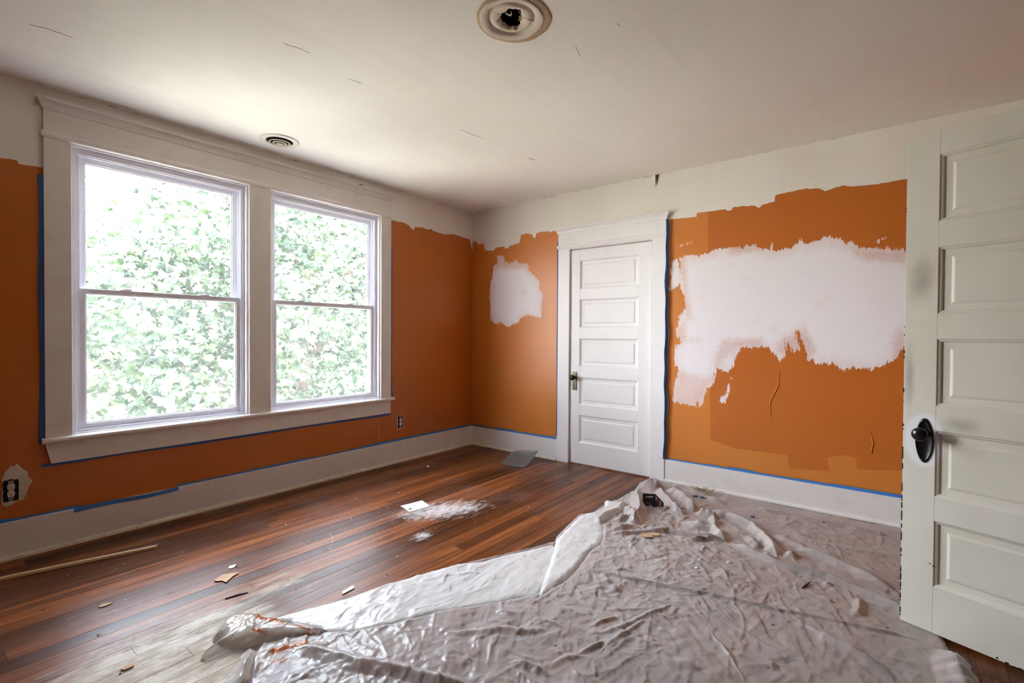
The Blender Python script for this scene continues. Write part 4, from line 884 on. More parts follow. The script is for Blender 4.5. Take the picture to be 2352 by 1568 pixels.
def crease_add(P, z, U, Vv, CRs, flat=1.0):
    nu, nv = len(U), len(Vv); Z2 = z.reshape(nu, nv); X = P[:, 0].reshape(nu, nv); Y = P[:, 1].reshape(nu, nv)
    for cx, cy_, a, L, A, w_ in CRs:
        i0, i1 = np.searchsorted(U, (cx - L - w_, cx + L + w_)); j0, j1 = np.searchsorted(Vv, (cy_ - L - w_, cy_ + L + w_))
        if i1 <= i0 or j1 <= j0: continue
        dx = X[i0:i1, j0:j1] - cx; dy = Y[i0:i1, j0:j1] - cy_
        s_ = dx * math.cos(a) + dy * math.sin(a); t = -dx * math.sin(a) + dy * math.cos(a) + 1.5 * s_ * s_ * math.sin(cx * 50)
        k_ = np.clip(1 - np.abs(s_) / (L / 2), 0, 1); prof = np.clip(1 - np.abs(t) / w_, 0, 1) + .45 * np.clip(1 - np.abs(t - w_ * 1.3) / (w_ * 1.6), 0, 1)
        Z2[i0:i1, j0:j1] += A * flat * prof * np.sqrt(k_)
    return Z2.ravel()
STAINS = []
def stain_field(P):
    s_ = np.full(len(P), -1.0)
    for a, b_, r in STAINS: s_ = np.maximum(s_, r - seg_d(P, a, b_)[0])
    return s_
STAINS += [((-3.14, -1.90), (-3.05, -1.94), .030), ((-3.18, -1.95), (-3.13, -1.99), .018), ((-3.05, -2.0), (-2.98, -2.01), .008), ((-2.95, -2.02), (-2.86, -2.03), .008), ((-2.5, -2.3), (-2.49, -2.31), .010), ((-2.57, -2.34), (-2.56, -2.34), .008), ((-1.27, -2.98), (-1.26, -3.0), .012), ((-1.46, -3.19), (-1.43, -3.21), .009), ((-1.5, -3.11), (-1.49, -3.12), .009), ((-2.66, -2.52), (-2.655, -2.52), .010)]
def sheet(name, poly, res, zfun, mat, parent, stain=True, rim=None, cr_flat=None, **kw):
    A = np.array(poly); U = np.arange(A[:, 0].min() - 2 * res, A[:, 0].max() + 2 * res, res); Vv = np.arange(A[:, 1].min() - 2 * res, A[:, 1].max() + 2 * res, res)
    G = np.stack(np.meshgrid(U, Vv, indexing='ij'), -1).reshape(-1, 2)
    s_ = sdf(G, poly)
    # snap a ring of outside vertices onto the outline
    nu, nv = len(U), len(Vv); S = s_.reshape(nu, nv); gx, gy = np.gradient(S, res); gl_ = np.hypot(gx, gy) + 1e-6
    out = (S < 0) & (S > -1.5 * res)
    GX = G.copy(); GX[:, 0] -= np.where(out, S * gx / gl_ ** 2, 0).ravel(); GX[:, 1] -= np.where(out, S * gy / gl_ ** 2, 0).ravel()
    ring = np.where(out.ravel())[0]
    for _ in range(3):      # walk the snapped ring on to the true outline
        q = GX[ring]; e_ = 1e-4; s0 = sdf(q, poly); sx_ = (sdf(q + [e_, 0], poly) - s0) / e_; sy_ = (sdf(q + [0, e_], poly) - s0) / e_; g2_ = np.maximum(sx_ ** 2 + sy_ ** 2, .25)
        GX[ring, 0] -= s0 * sx_ / g2_; GX[ring, 1] -= s0 * sy_ / g2_
    Sc = (S[1:, 1:] + S[:-1, 1:] + S[1:, :-1] + S[:-1, :-1]) / 4
    keep = (Sc > -.02 * res).ravel()
    sin = np.maximum(s_, 0)
    z = zfun(GX, sin, U, Vv)
    pos = np.column_stack([GX, z])
    return grid_mesh(name, U, Vv, keep, pos, mat, parent, dict(stain=stain_field(GX) if stain else np.full(len(GX), -1.0)), smooth=True, **kw)
cloth = empty('plastic_drop_cloth', (-1.8, -2.9, 0), label='rumpled milky plastic drop cloth spread over the wooden floor', cat='drop cloth')
def kw_(o): o.parent = cloth; o.matrix_parent_inverse = Matrix.Translation(-cloth.location); return o
zb = {}
def zsheet(G, s_, U, Vv):
    z = height(G)
    amt = .25 + (.12 + .42 * np.exp(-((G[:, 0] + 2.1) / 1.0) ** 2 - ((G[:, 1] + 2.7) / .8) ** 2)) * (.5 + vnoise(G[:, 0] * 1.7 + 3, G[:, 1] * 1.7, 17))
    amt = amt + .8 * np.exp(-((G[:, 0] + .6) / .5) ** 2 - ((G[:, 1] + 2.4) / .35) ** 2)
    z = z + amt * (facets(U, Vv, .075, .010, 41, 1.5, .8, .5) + facets(U, Vv, .032, .0050, 42, 1.4, .8, .9) + facets(U, Vv, .045, .0045, 43, 2.2, .7, -.5))
    z = crease_add(G, z, U, Vv, CR)
    fl_ = np.maximum(sdf(G, D['flapA']), sdf(G, D['flapB'])); z = z * (1 - .85 * np.clip(fl_ / .03 + .3, 0, 1))
    # pools flat at the rim
    z = z * np.clip(s_ / .02 + .15, 0, 1) + .0015
    # the carton's hollow
    return z
kw_(sheet('sheet', D['cloth'], .0055, zsheet, 'sheet', None))
def under(G):
    return height(G)
def zflap(base, lift, rimw, crs=(), flat=1.0, seed=3):
    def f(G, s_, U, Vv):
        q = np.clip(s_ / rimw, 0, 1); z = base + lift * (1 - (1 - q) ** 2) * (.75 + .5 * vnoise(G[:, 0] * 6, G[:, 1] * 6, seed)) + .004 * vnoise(G[:, 0] * 22, G[:, 1] * 22, seed + 1)
        z = z + np.clip(s_ / .03, 0, 1) * (facets(U, Vv, .07, .004, 50 + seed, 1.6, .8, .1) + facets(U, Vv, .03, .0018, 60 + seed, 1.5, .8, .6))
        return crease_add(G, z, U, Vv, crs, flat) if len(crs) else z
    return f
CA = []; sv = CR; CR = CA
creases(170, -2.45, -1.98, .4, .12, .0, .7, .03, .16, .003, .007, .007, .016)
kw_(sheet('folded_edge', D['flapA'], .0045, zflap(.005, .006, .02, CA), 'flap', None, stain=False))
CB = []; CR = CB
creases(60, -1.65, -2.25, .25, .1, .6, .8, .04, .16, .002, .006, .008, .016)
kw_(sheet('folded_edge', D['flapB'], .004, zflap(.006, .014, .04, CB), 'flap', None, stain=False))
CC = []; CR = CC
creases(50, -3.1, -1.68, .15, .05, .8, .5, .04, .18, .004, .012, .008, .018)
STAINS[:] = [((-3.10, -1.68), (-3.06, -1.78), .028), ((-3.065, -1.79), (-3.05, -1.82), .012), ((-3.15, -1.76), (-3.13, -1.80), .018), ((-3.02, -1.84), (-3.0, -1.89), .018), ((-3.07, -1.87), (-2.96, -1.94), .014), ((-3.13, -1.60), (-3.15, -1.65), .007), ((-3.17, -1.83), (-3.12, -1.86), .011)]
kw_(sheet('twisted_tail', D['flapC'], .0045, zflap(.004, .038, .06, CC, 1.0, 8), 'tail', None))
kw_(sheet('folded_edge', D['flapD'], .004, zflap(.006, .030, .03), 'flap', None, stain=False))

def smooth_line(pts, step=.012):
    P = np.array(pts, float); P = np.vstack([2 * P[0] - P[1], P, 2 * P[-1] - P[-2]]); out = []
    for i in range(1, len(P) - 2):
        n = max(2, int(np.hypot(*(P[i + 1] - P[i])) / step))
        for t in np.linspace(0, 1, n, endpoint=False):
            out.append(.5 * (2 * P[i] + (P[i + 1] - P[i - 1]) * t + (2 * P[i - 1] - 5 * P[i] + 4 * P[i + 1] - P[i + 2]) * t * t + (3 * P[i] - P[i - 1] - 3 * P[i + 1] + P[i + 2]) * t ** 3))
    out.append(P[-2]); return np.array(out)
def fold(pts, wd, lift, seed, off=0.0):
    """a lapped, flattened fold of film lying along a roll of the sheet"""
    L = smooth_line(pts); T = np.gradient(L, axis=0); T /= np.linalg.norm(T, axis=1)[:, None] + 1e-9; Nn = np.stack([-T[:, 1], T[:, 0]], 1)
    u = np.linspace(0, 1, len(L)); w_ = wd * np.sqrt(np.clip(np.minimum(u, 1 - u) * 6, .004, 1)) * (.65 + .7 * vnoise(u * 7 + seed, u * 0 + seed, seed))
    cs = np.linspace(-1, 1, 11); prof = np.where(cs < .35, (cs + 1) / 1.35, (1 - cs) / .65)
    V = []; mid = off + .25 * wd * (vnoise(u * 5, u * 0 + seed + 3, seed) - .5)
    for c_, p_ in zip(cs, prof):
        Q = L + Nn * (mid + c_ * w_ * .5)[:, None] ; z = height(Q) + .0045 + lift * p_ ** 1.5 * (.4 + .9 * vnoise(u * 12, u * 0 + c_ * .7 + seed, seed + 1)) * np.clip(np.minimum(u, 1 - u) * 8, 0, 1)
        V.append(np.column_stack([Q, z]))
    V = np.stack(V, 1); n = len(L); m_ = 11
    F = [(i * m_ + j, (i + 1) * m_ + j, (i + 1) * m_ + j + 1, i * m_ + j + 1) for i in range(n - 1) for j in range(m_ - 1)]
    kw_(mesh('fold', V.reshape(-1, 3), F, 'fold', None, True))
RD = D['ridges']
for idx, wd, lf in ((1, .055, .010), (2, .050, .010), (3, .050, .012), (4, .045, .012), (5, .035, .008), (7, .045, .010), (8, .055, .008), (9, .030, .005), (10, .022, .005), (0, .020, .006), (13, .050, .010), (14, .045, .012), (12, .030, .006), (15, .022, .005), (17, .018, .005), (18, .022, .005), (20, .030, .006), (11, .07, .012)):
    fold(RD[idx][0], wd, lf, 70 + idx)
for q_, (idx, wd) in enumerate(((1, .03), (2, .028), (8, .03), (3, .03))): fold(RD[idx][0][1:], wd, .004, 90 + q_, .035)

# ------------------------------------------------------------------ things on the floor
# black carton half under the plastic
bxr = empty('carton', (-.72, -2.42, .018), label='small black and red carton with a cut window lying in the plastic folds', cat='box')
M['cblack'] = plain('glossy_black_carton', (.008, .008, .010), .3); M['cred'] = plain('red_carton_print', (.30, .012, .012), .35); M['cwhite'] = plain('white_carton_print', (.75, .75, .78), .4); M['cyel'] = plain('yellow_carton_print', (.6, .45, .12), .4); M['cgrey'] = plain('worn_card', (.42, .40, .36), .6)
BA = Vector((-.036, .065, 0)); BB = Vector((-.005, -.015, 0)); BC = Vector((.037, -.060, 0)); BD = Vector((.02, .045, 0))
HA, HB, HC, HD = .094, .097, .034, .05
up3 = lambda p, h: Vector((p.x, p.y, h))
V = [BA, BB, BC, BD, up3(BA, HA), up3(BB, HB), up3(BC, HC), up3(BD, HD)]
mesh('body', V, [(0, 3, 2, 1), (0, 1, 5, 4), (1, 2, 6, 5), (2, 3, 7, 6), (3, 0, 4, 7), (4, 5, 6, 7)], 'cblack', bxr)
def decal(name, a, b, ha, hb, uv, mat, off=.0012):
    n_ = Vector((b - a).cross(Vector((0, 0, 1)))).normalized(); n_ = n_ if n_.x < 0 or abs(n_.x) < .2 and n_.y < 0 else -n_
    V = [a + (b - a) * u + Vector((0, 0, (ha + (hb - ha) * u) * v)) + n_ * off for u, v in uv]; V2 = [p - n_ * off * .9 for p in V]; n = len(uv)
    mesh(name, V + V2, [tuple(range(n)), tuple(range(n, 2 * n))[::-1]] + [(j, (j + 1) % n, n + (j + 1) % n, n + j) for j in range(n)], mat, bxr)
decal('cut_window', BA, BB, HA, HB, [(.20, .72), (.82, .72), (.82, .84), (.22, .76)], 'cgrey')
decal('torn_notch', BA, BB, HA, HB, [(.30, .0), (.92, .0), (.72, .17), (.60, .20)], 'cgrey'); decal('scuff', BA, BB, HA, HB, [(.22, .29), (.62, .29), (.62, .31), (.22, .31)], 'cgrey')
decal('red_print', BB, BC, HB, HC, [(.16, .12), (.38, .12), (.42, .92), (.22, .94)], 'cred')
decal('barcode_label', BB, BC, HB, HC, [(.04, .60), (.19, .58), (.22, .84), (.05, .92)], 'cwhite', .0016)
for q in range(5): decal('lettering', BB, BC, HB, HC, [(.47, .16 + q * .145), (.66, .16 + q * .145), (.66, .26 + q * .145), (.56, .25 + q * .145), (.47, .27 + q * .145)], 'cwhite', .0016)
decal('yellow_print', BB, BC, HB, HC, [(.74, .2), (.80, .2), (.80, .8), (.74, .8)], 'cyel', .0016)

# square bent glass lamp shade tipped against the baseboard
fc = [Vector(p) for p in ((-.468, -.808, .006), (-.440, -1.080, .006), (-.195, -1.063, .115), (-.200, -.765, .078))]
N = 24; V = []
for side in (0, 1):
    for i in range(N + 1):
        for j in range(N + 1):
            u = i / N * 2 - 1; v = j / N * 2 - 1
            k_ = 1 - .05 * (u * u * v * v) ** 2
            a, b = (u * k_ + 1) / 2, (v * k_ + 1) / 2
            p = fc[0].lerp(fc[1], a).lerp(fc[3].lerp(fc[2], a), b)
            sag = .030 * (1 - abs(u) ** 2.5) * (1 - abs(v) ** 2.5)
            p = p + Vector((0, 0, -min(sag, p.z - .006) if p.z > .006 else 0)) + Vector((0, 0, -.004 * side))
            V.append(p)
n1 = (N + 1) ** 2; F = []
for i in range(N):
    for j in range(N):
        q = (i * (N + 1) + j, (i + 1) * (N + 1) + j, (i + 1) * (N + 1) + j + 1, i * (N + 1) + j + 1); F.append(q); F.append(tuple(n1 + t for t in q[::-1]))
edge = [i * (N + 1) for i in range(N + 1)] + [N * (N + 1) + j for j in range(1, N + 1)] + [i * (N + 1) + N for i in range(N - 1, -1, -1)] + [j for j in range(N - 1, 0, -1)]
for a, b in zip(edge, edge[1:] + edge[:1]): F.append((a, n1 + a, n1 + b, b))
o = mesh('glass_lamp_shade', V, F, 'blueglass', None, True); tag(o, 'pale blue square glass lamp shade on the floor left of the closet door', 'lamp shade')
for x, y, z in ((-.40, -.90, .012), (-.38, -1.0, .014), (-.34, -.93, .018)):
    mb = MB(); mb.box(x, x + .008, y, y + .006, z, z + .004, .001); mb.build('dead_insect', 'dark', o)

# white card with curled edge
P4 = [Vector(p) for p in ((-1.800, -.986, 0), (-1.630, -1.020, 0), (-1.672, -1.156, 0), (-1.839, -1.128, 0))]
V = []
for s_ in (0, 1):
    for i in range(9):
        for j in range(5):
            a, b = i / 8, j / 4; p = P4[0].lerp(P4[1], a).lerp(P4[3].lerp(P4[2], a), b); V.append(p + Vector((0, 0, .0025 + .006 * (a - .4) ** 2 - .0006 * s_)))
F = []
for i in range(8):
    for j in range(4):
        q = (i * 5 + j, (i + 1) * 5 + j, (i + 1) * 5 + j + 1, i * 5 + j + 1); F += [q, tuple(45 + t for t in q[::-1])]
for i in range(8): F += [(i * 5, i * 5 + 45, (i + 1) * 5 + 45, (i + 1) * 5), (i * 5 + 4, (i + 1) * 5 + 4, (i + 1) * 5 + 49, i * 5 + 49)]
for j in range(4): F += [(j, j + 1, j + 46, j + 45), (40 + j, 85 + j, 86 + j, 41 + j)]
o = mesh('card', V, F, 'paper'); tag(o, 'blank white card lying on the bare floorboards beside spilt plaster dust', 'card')
mb = MB(); mb.lathe([(.0001, .0048), (.009, .0045), (.010, .0035)], (-1.80, -1.09, 0), 'z', 14, 1.4, .8); mb.build('dark_spot', 'dark', o)

# half-round wooden strip
dv = Vector((-3.111, -.452, 0)); dw = Vector((-3.715, -.293, 0)); dd = (dw - dv).normalized(); pe = dv + dd * 1.35
nrm = Vector((-dd.y, dd.x, 0)); V = []
for p in (dv, dv + dd * .004, dv.lerp(pe, .33) + Vector((0, 0, .001)), dv.lerp(pe, .66), pe):
    rr = .0125 if p is not dv else .009
    for j in range(9): a = math.pi * j / 8; V.append(p + nrm * (math.cos(a) * rr) + Vector((0, 0, .0012 + math.sin(a) * rr * 1.35)))
F = [(i * 9 + j, i * 9 + j + 1, (i + 1) * 9 + j + 1, (i + 1) * 9 + j) for i in range(4) for j in range(8)] + [(i * 9, (i + 1) * 9, (i + 1) * 9 + 8, i * 9 + 8) for i in range(4)] + [tuple(range(9))[::-1], tuple(36 + j for j in range(9))]
o = mesh('wooden_strip', V, F, 'dowel'); tag(o, 'long thin half-round wooden strip lying on the floor near the window wall', 'wood strip')

def shard(name, poly, z, t, mat, label, cat, curl=0.0, rot=None, smooth=False):
    n = len(poly); cx = sum(p[0] for p in poly) / n; cy_ = sum(p[1] for p in poly) / n
    V = [(x, y, z + t + curl * math.hypot(x - cx, y - cy_)) for x, y in poly] + [(x, y, z + curl * math.hypot(x - cx, y - cy_)) for x, y in poly] + [(cx, cy_, z + t), (cx, cy_, z)]
    F = [(i, (i + 1) % n, 2 * n) for i in range(n)] + [(n + (i + 1) % n, n + i, 2 * n + 1) for i in range(n)] + [(n + i, n + (i + 1) % n, (i + 1) % n, i) for i in range(n)]
    o = mesh(name, V, F, mat, None, smooth)
    return tag(o, label, cat)
shard('paper_scrap', [(-3.06, -1.115), (-3.03, -1.10), (-3.015, -1.085), (-2.97, -1.11), (-2.945, -1.13), (-2.985, -1.145), (-3.03, -1.185), (-3.035, -1.15), (-3.055, -1.135)], .002, .0015, 'scrap', 'jagged tan paper scrap on the floorboards above the thin dark splinter', 'scrap', .05)
shard('paper_scrap', [(-2.96, -1.03), (-2.945, -1.012), (-2.915, -1.020), (-2.935, -1.045), (-2.955, -1.048)], .002, .0012, 'chip', 'small pale paper scrap just beyond the jagged tan scrap', 'scrap', .05)
shard('paper_scrap', [(-3.475, -.968), (-3.455, -.955), (-3.42, -.975), (-3.445, -.985), (-3.468, -.982)], .002, .0012, 'scrap', 'small tan paper scrap alone on the dark floorboards below the left outlet', 'scrap', .05)
shard('crumb', [(-3.53, -1.555), (-3.51, -1.545), (-3.49, -1.557), (-3.495, -1.568), (-3.52, -1.568)], .002, .004, 'scrap', 'tan wood crumb on the worn pale floorboards at the bottom left', 'crumb', 0)
mb = MB(); mb.tube([(-3.093, -1.335, .0025), (-3.04, -1.346, .003), (-3.002, -1.358, .002)], [.0025, .003, .002], 6); tag(mb.build('splinter', 'dark'), 'thin dark wood splinter on the floorboards left of the plastic', 'splinter')
shard('white_tag', [(-2.735, -1.722), (-2.722, -1.700), (-2.655, -1.690), (-2.664, -1.716)], .003, .0012, 'paper', 'small white paper tag at the edge of the plastic sheet', 'paper tag', .02)
def lump(name, x, y, z, r, mat, label, cat, seed=0, parent=None):
    bm = bmesh.new(); bmesh.ops.create_icosphere(bm, subdivisions=2, radius=r); rr = random.Random(seed)
    for v in bm.verts: v.co *= rr.uniform(.75, 1.15); v.co.z = v.co.z * .6; v.co += Vector((x, y, z + r * .5))
    me = bpy.data.meshes.new(name); bm.to_mesh(me); bm.free(); me.materials.append(M[mat]); o = bpy.data.objects.new(name, me); C.objects.link(o)
    return tag(o, label, cat)
lump('plaster_crumb', -.986, -.370, .001, .014, 'chip', 'white plaster crumb alone on the dark floor near the window wall baseboard', 'crumb', 1)
lump('plaster_crumb', -1.278, -3.061, .012, .010, 'chip', 'white plaster crumb on the plastic sheet, the larger of the pair right of its middle', 'crumb', 2)
lump('plaster_crumb', -1.44, -2.946, .012, .008, 'chip', 'white plaster crumb on the plastic sheet, the smaller of the pair right of its middle', 'crumb', 3)
shard('wood_shard', [(-1.26, -2.565), (-1.225, -2.56), (-1.175, -2.60), (-1.16, -2.64), (-1.20, -2.645), (-1.215, -2.61), (-1.235, -2.63), (-1.265, -2.60)], .024, .003, 'scrap', 'broken tan plaster shard on the plastic in front of the carton', 'shard', .04)
mb = MB(); mb.tube([(-1.345, -3.408, .018), (-1.315, -3.420, .024), (-1.275, -3.425, .018), (-1.245, -3.438, .024)], [.002, .005, .004, .001], 6); tag(mb.build('bark_curl', 'dark'), 'dark curled bark sliver on the plastic left of the open door', 'debris')
mb = MB(); rr = random.Random(9)
for i in range(130):
    a = rr.uniform(0, 6.28); q = abs(rr.gauss(0, .045)); x, y = -.165 + q * math.cos(a) * 1.2, -2.585 + q * math.sin(a) * 1.5; b_ = a + rr.uniform(-1, 1); L = rr.uniform(.015, .04)
    mb.tube([(x, y, .026 + rr.uniform(0, .02)), (x + L * math.cos(b_), y + L * math.sin(b_), .026 + rr.uniform(0, .03))], .0011, 4)
tag(mb.build('straw_tuft', plain('dry_straw', (.36, .27, .12), .8)), 'little tuft of dry straw on the plastic against the right baseboard', 'debris', None, 'stuff')
M['blueflake'] = plain('crumpled_blue_tape', (.03, .07, .22), .5)
shard('tape_wad', [(-.325, -2.57), (-.305, -2.555), (-.28, -2.575), (-.285, -2.595), (-.305, -2.585)], .014, .006, 'blueflake', 'crumpled blue tape wad beside the straw tuft, the nearer to the carton', 'tape', .15)
shard('tape_wad', [(-.31, -2.615), (-.28, -2.62), (-.26, -2.665), (-.285, -2.68), (-.30, -2.65)], .014, .007, 'blueflake', 'crumpled blue tape wad beside the straw tuft, the farther from the carton', 'tape', .15)
shard('tape_wad', [(-.48, -3.0), (-.465, -2.995), (-.455, -3.02), (-.475, -3.025)], .012, .006, 'blueflake', 'tiny blue tape wad on the plastic along the right baseboard', 'tape', .1)
# uncountable flecks
def flecks(name, n, region, mat, label, cat, z, smin, smax, seed):
    rr = random.Random(seed); mb = MB(); k_ = 0
    poly = np.array(D['cloth'])
    while k_ < n:
        x, y = region(rr); s_ = rr.uniform(smin, smax) * (2.2 if rr.random() < .06 else 1)
        a = rr.uniform(0, 6.28); zz = z(x, y)
        P = [(x + s_ * math.cos(a + q) * rr.uniform(.6, 1.3), y + s_ * math.sin(a + q) * rr.uniform(.5, 1), zz + rr.uniform(.0005, .002)) for q in (0, 2.1, 4.2)]
        mb.add(P + [(x, y, zz + s_ * .9)], [(0, 1, 3), (1, 2, 3), (2, 0, 3), (0, 2, 1)]); k_ += 1
    o = mb.build(name, mat); tag(o, label, cat, None, 'stuff')
clothp = D['cloth']
def inside(x, y): return sdf(np.array([[x, y]]), clothp)[0] > .03
def reg_floor(rr):
    while True:
        x, y = rr.uniform(-4.2, -.1), rr.uniform(-2.2, -.06)
        if rr.random() < .35: x, y = rr.gauss(-1.9, .6), rr.gauss(-1.2, .35)
        if -4.5 < x < -.06 and -2.4 < y < -.06 and not (-.5 < x < -.15 and -1.1 < y < -.75) and sdf(np.array([[x, y]]), clothp)[0] < -.02: return x, y
def reg_cloth(rr):
    while True:
        x, y = rr.uniform(-3.3, -.1), rr.uniform(-4.0, -1.6)
        if inside(x, y): return x, y
hz_ = lambda x, y: float(height(np.array([[x, y]]))[0]) + .002
flecks('plaster_flecks', 520, reg_floor, 'chip', 'scatter of tiny white plaster flecks over the bare floorboards', 'debris', lambda x, y: .0, .0012, .0042, 1)
flecks('dirt_specks', 300, reg_floor, 'dark', 'scatter of tiny dark dirt specks over the bare floorboards', 'debris', lambda x, y: .0, .0012, .004, 2)
flecks('dirt_specks', 340, reg_cloth, 'dark', 'scatter of dark dirt specks over the plastic sheet', 'debris', hz_, .0018, .0065, 3)
flecks('plaster_flecks', 160, reg_cloth, 'chip', 'scatter of white plaster flecks over the plastic sheet', 'debris', hz_, .0015, .005, 4)

# ------------------------------------------------------------------ outdoors
GZ = -3.3
mesh('ground', [(-60, .9, GZ), (90, .9, GZ), (90, 120, GZ), (-60, 120, GZ), (-60, .9, GZ - .3), (90, .9, GZ - .3), (90, 120, GZ - .3), (-60, 120, GZ - .3)], [(0, 1, 2, 3), (7, 6, 5, 4), (0, 4, 5, 1), (1, 5, 6, 2), (2, 6, 7, 3), (3, 7, 4, 0)], 'grass', None, kind='structure')
hs = empty('house', (6.5, 30, GZ), label='brick house with pale eaves glimpsed through the leaves', cat='house')
M['brick'] = plain('red_brick_far', (.42, .16, .09), .9, .5, (.5, .3, .22), scale=2); M['roof'] = plain('pinkish_roof_shingle', (.46, .34, .31), .9)
bx('wall', 'brick', hs, -6, 6, 0, 8, 0, 3.4); bx('fascia', 'trim', hs, -6.5, 6.5, -.6, 8.6, 3.4, 3.65)
mesh('roof', [(-6.5, -.6, 3.65), (6.5, -.6, 3.65), (6.5, 8.6, 3.65), (-6.5, 8.6, 3.65), (-6.5, 4, 6.2), (6.5, 4, 6.2)], [(0, 1, 5, 4), (2, 3, 4, 5), (1, 2, 5), (3, 0, 4), (0, 3, 2, 1)], 'roof', hs)
for x in (-4, -1.2, 2, 4.5):
    f_ = bx('window', 'trim', hs, x - .5, x + .5, -.06, .02, 1.0, 2.4); bx('pane', 'darkhole', f_, x - .42, x + .42, -.08, -.03, 1.08, 2.32)

def maple_outline():
    half = [(0, 0), (.10, .05), (.38, -.02), (.30, .14), (.62, .34), (.44, .40), (.47, .56), (.24, .52), (.19, .72), (0, 1.0)]
    return [(x, y) for x, y in half] + [(-x, y) for x, y in half[-2:0:-1]]
OL = np.array(maple_outline()); OL[:, 1] -= .35
nL = len(OL)
def leaf_mesh_data(curl):
    V = np.column_stack([OL, curl * (OL[:, 0] ** 2 * -1.2 + OL[:, 1] ** 2 * .5)]); V = np.vstack([V, [[0, .1, .05 * curl]]])
    F = [(i, (i + 1) % nL, nL) for i in range(nL)]; return V, F
def foliage(name, centers, per, spread, size, parent, seed, near=0):
    rg = np.random.default_rng(seed); N_ = len(centers) * per
    c = np.repeat(centers, per, 0) + rg.normal(size=(N_, 3)) * np.array(spread)
    tilt = rg.normal(0, .55, N_); az = rg.uniform(0, 2 * np.pi, N_); roll = rg.uniform(0, 2 * np.pi, N_); S = rg.uniform(size[0], size[1], N_)
    # leaf normals mostly face up and towards the light side, hanging loosely
    nrm = np.stack([rg.normal(0, .55, N_), rg.normal(-.55, .45, N_), rg.uniform(.1, 1.0, N_)], 1); nrm /= np.linalg.norm(nrm, axis=1)[:, None]
    t = np.stack([np.cos(az), np.sin(az), -.6 + 0 * az], 1); t -= (t * nrm).sum(1)[:, None] * nrm; t /= np.linalg.norm(t, axis=1)[:, None]; b_ = np.cross(nrm, t)
    V0, F0 = leaf_mesh_data(.35); F0 = np.array(F0); nV = len(V0)
    order = np.argsort((c[:, 0] + 4.03) ** 2 + (c[:, 1] + 3.75) ** 2)
    def xf(i): return c[i][:, None, :] + S[i][:, None, None] * (V0[None, :, 0, None] * b_[i][:, None, :] + V0[None, :, 1, None] * t[i][:, None, :] + V0[None, :, 2, None] * nrm[i][:, None, :])
    # sightlines from the room pass between these bearings
    dx = c[:, 0] + 4.03; dy = c[:, 1] + 3.75; vis = (dx / dy > .12) & (dx / dy < .85) & (c[:, 2] < 1.2 + dy * .33) & (c[:, 2] > 1.2 - dy * .20)
    nearest = [i for i in order if vis[i]][:near]; rest = np.setdiff1d(np.arange(N_), nearest)
    P = xf(rest).reshape(-1, 3); F = (F0[None] + (np.arange(len(rest)) * nV)[:, None, None]).reshape(-1, 3)
    me = bpy.data.meshes.new(name); me.vertices.add(len(P)); me.vertices.foreach_set('co', P.astype(np.float32).ravel()); me.loops.add(F.size); me.loops.foreach_set('vertex_index', F.astype(np.int32).ravel())
    me.polygons.add(len(F)); me.polygons.foreach_set('loop_start', np.arange(0, F.size, 3, dtype=np.int32)); me.polygons.foreach_set('loop_total', np.full(len(F), 3, np.int32)); me.update(calc_edges=True)
    me.materials.append(M['leaf']); o = bpy.data.objects.new(name, me); C.objects.link(o); o.parent = parent; o['kind'] = 'stuff'
    o.matrix_parent_inverse = Matrix.Translation(-parent.location)
    if near:
        lm_ = bpy.data.meshes.new('leaf'); lm_.from_pydata([tuple(v) for v in V0], [], [tuple(f) for f in F0]); lm_.materials.append(M['leaf'])
        for i in nearest:
            l = bpy.data.objects.new('leaf', lm_); C.objects.link(l); l.parent = parent
            mt = Matrix(((b_[i][0] * S[i], t[i][0] * S[i], nrm[i][0] * S[i], c[i][0]), (b_[i][1] * S[i], t[i][1] * S[i], nrm[i][1] * S[i], c[i][1]), (b_[i][2] * S[i], t[i][2] * S[i], nrm[i][2] * S[i], c[i][2]), (0, 0, 0, 1)))
            l.matrix_parent_inverse = Matrix.Translation(-parent.location); l.matrix_basis = mt
    return o
def tree(base, label, clusters, per, size, seed, limbs, near=0, spread=(.28, .28, .20)):
    t_ = empty('maple_tree', base, label=label, cat='tree')
    b_ = MB()
    for pts, r in limbs[:1]: b_.tube(pts, r, 12)
    o = b_.build('trunk', 'bark', t_, smooth=True); o.matrix_parent_inverse = Matrix.Translation(-t_.location)
    for pts, r in limbs[1:]:
        b_ = MB(); b_.tube(pts, r, 8); o = b_.build('branch', 'bark', t_, smooth=True); o.matrix_parent_inverse = Matrix.Translation(-t_.location)
    foliage('foliage', clusters, per, spread, size, t_, seed, near)
rg = np.random.default_rng(21)
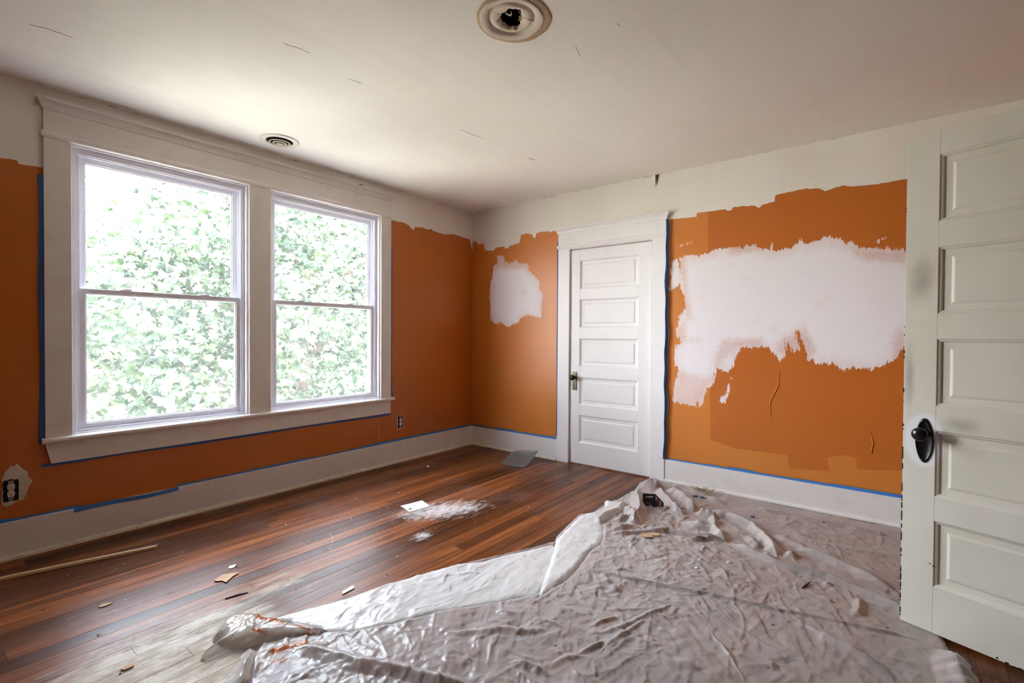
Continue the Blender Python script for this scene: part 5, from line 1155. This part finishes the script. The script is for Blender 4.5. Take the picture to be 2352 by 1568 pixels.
# near tree, right of the windows; its crown thins at the upper left where the sky shows
cl = []
while len(cl) < 900:
    p = rg.uniform((-5.5, 4.4, -3.0), (9, 10.6, 5.4))
    k_ = ((p[0] - 1.6) / 6.6) ** 2 + ((p[1] - 7.5) / 3.1) ** 2 + ((p[2] - .9) / 4.4) ** 2
    if k_ > 1 or k_ < .12 and rg.random() < .5: continue
    if p[0] < -.75 + (p[1] - 8) * .27 and p[2] > 3.5 + (p[1] - 8) * .18 and rg.random() < .9: continue
    if p[0] < -1.9 + (p[1] - 8) * .2 and p[2] < .1 and rg.random() < .6: continue
    if abs((p[0] + 4.03) / (p[1] + 3.75) - .545) < .035 and p[1] < 8.4 and -.9 < p[2] < .7 and rg.random() < .9: continue
    cl.append(p)
limbs = [([(.75, 6.0, GZ), (.7, 5.9, -1), (.62, 5.7, .6), (.85, 5.6, 1.9), (.7, 5.7, 3.4), (.5, 5.8, 5)], [.24, .2, .17, .13, .09, .04]),
         ([(.62, 5.7, .6), (.0, 5.2, 1.0), (-.9, 4.8, 1.5), (-2.0, 4.5, 1.7), (-3.0, 4.3, 1.8)], [.12, .09, .065, .045, .02]),
         ([(.7, 5.8, -.4), (-.2, 5.0, .0), (-1.2, 4.6, .1), (-2.4, 4.3, .5)], [.10, .07, .05, .02]),
         ([(.62, 5.7, .6), (1.3, 5.2, 1.1), (2.2, 4.8, 1.3), (3.2, 4.5, 1.9)], [.11, .08, .05, .02]),
         ([(.85, 5.6, 1.9), (.1, 5.0, 2.6), (-.9, 4.6, 3.3), (-1.6, 4.4, 4.2)], [.08, .06, .04, .015]),
         ([(.85, 5.6, 1.9), (1.6, 5.0, 2.7), (2.3, 4.6, 3.2)], [.08, .05, .02])]
tree((2.6, 8.4, GZ), 'leafy maple tree filling the view outside both windows', np.array(cl), 36, (.11, .19), 31, [([(q[0] * 1.2 + 1.7, q[1] + 2.4, q[2] if q[2] < 0 else q[2] * 1.15) for q in p_], r_l) for p_, r_l in limbs], 300, (.34, .34, .24))
cl2 = []
while len(cl2) < 420:
    p = rg.uniform((4, 12, -3), (20, 20, 8)); k_ = ((p[0] - 11) / 6.5) ** 2 + ((p[1] - 15.5) / 3.4) ** 2 + ((p[2] - 1.8) / 4.8) ** 2
    if k_ < 1: cl2.append(p)
tree((11, 15.5, GZ), 'second maple tree standing behind the near one, seen through the right window', np.array(cl2), 26, (.16, .26), 33, [([(11, 15.5, GZ), (11, 15.5, 1), (11.3, 15.4, 4)], [.3, .24, .1])], 0, (.5, .5, .38))
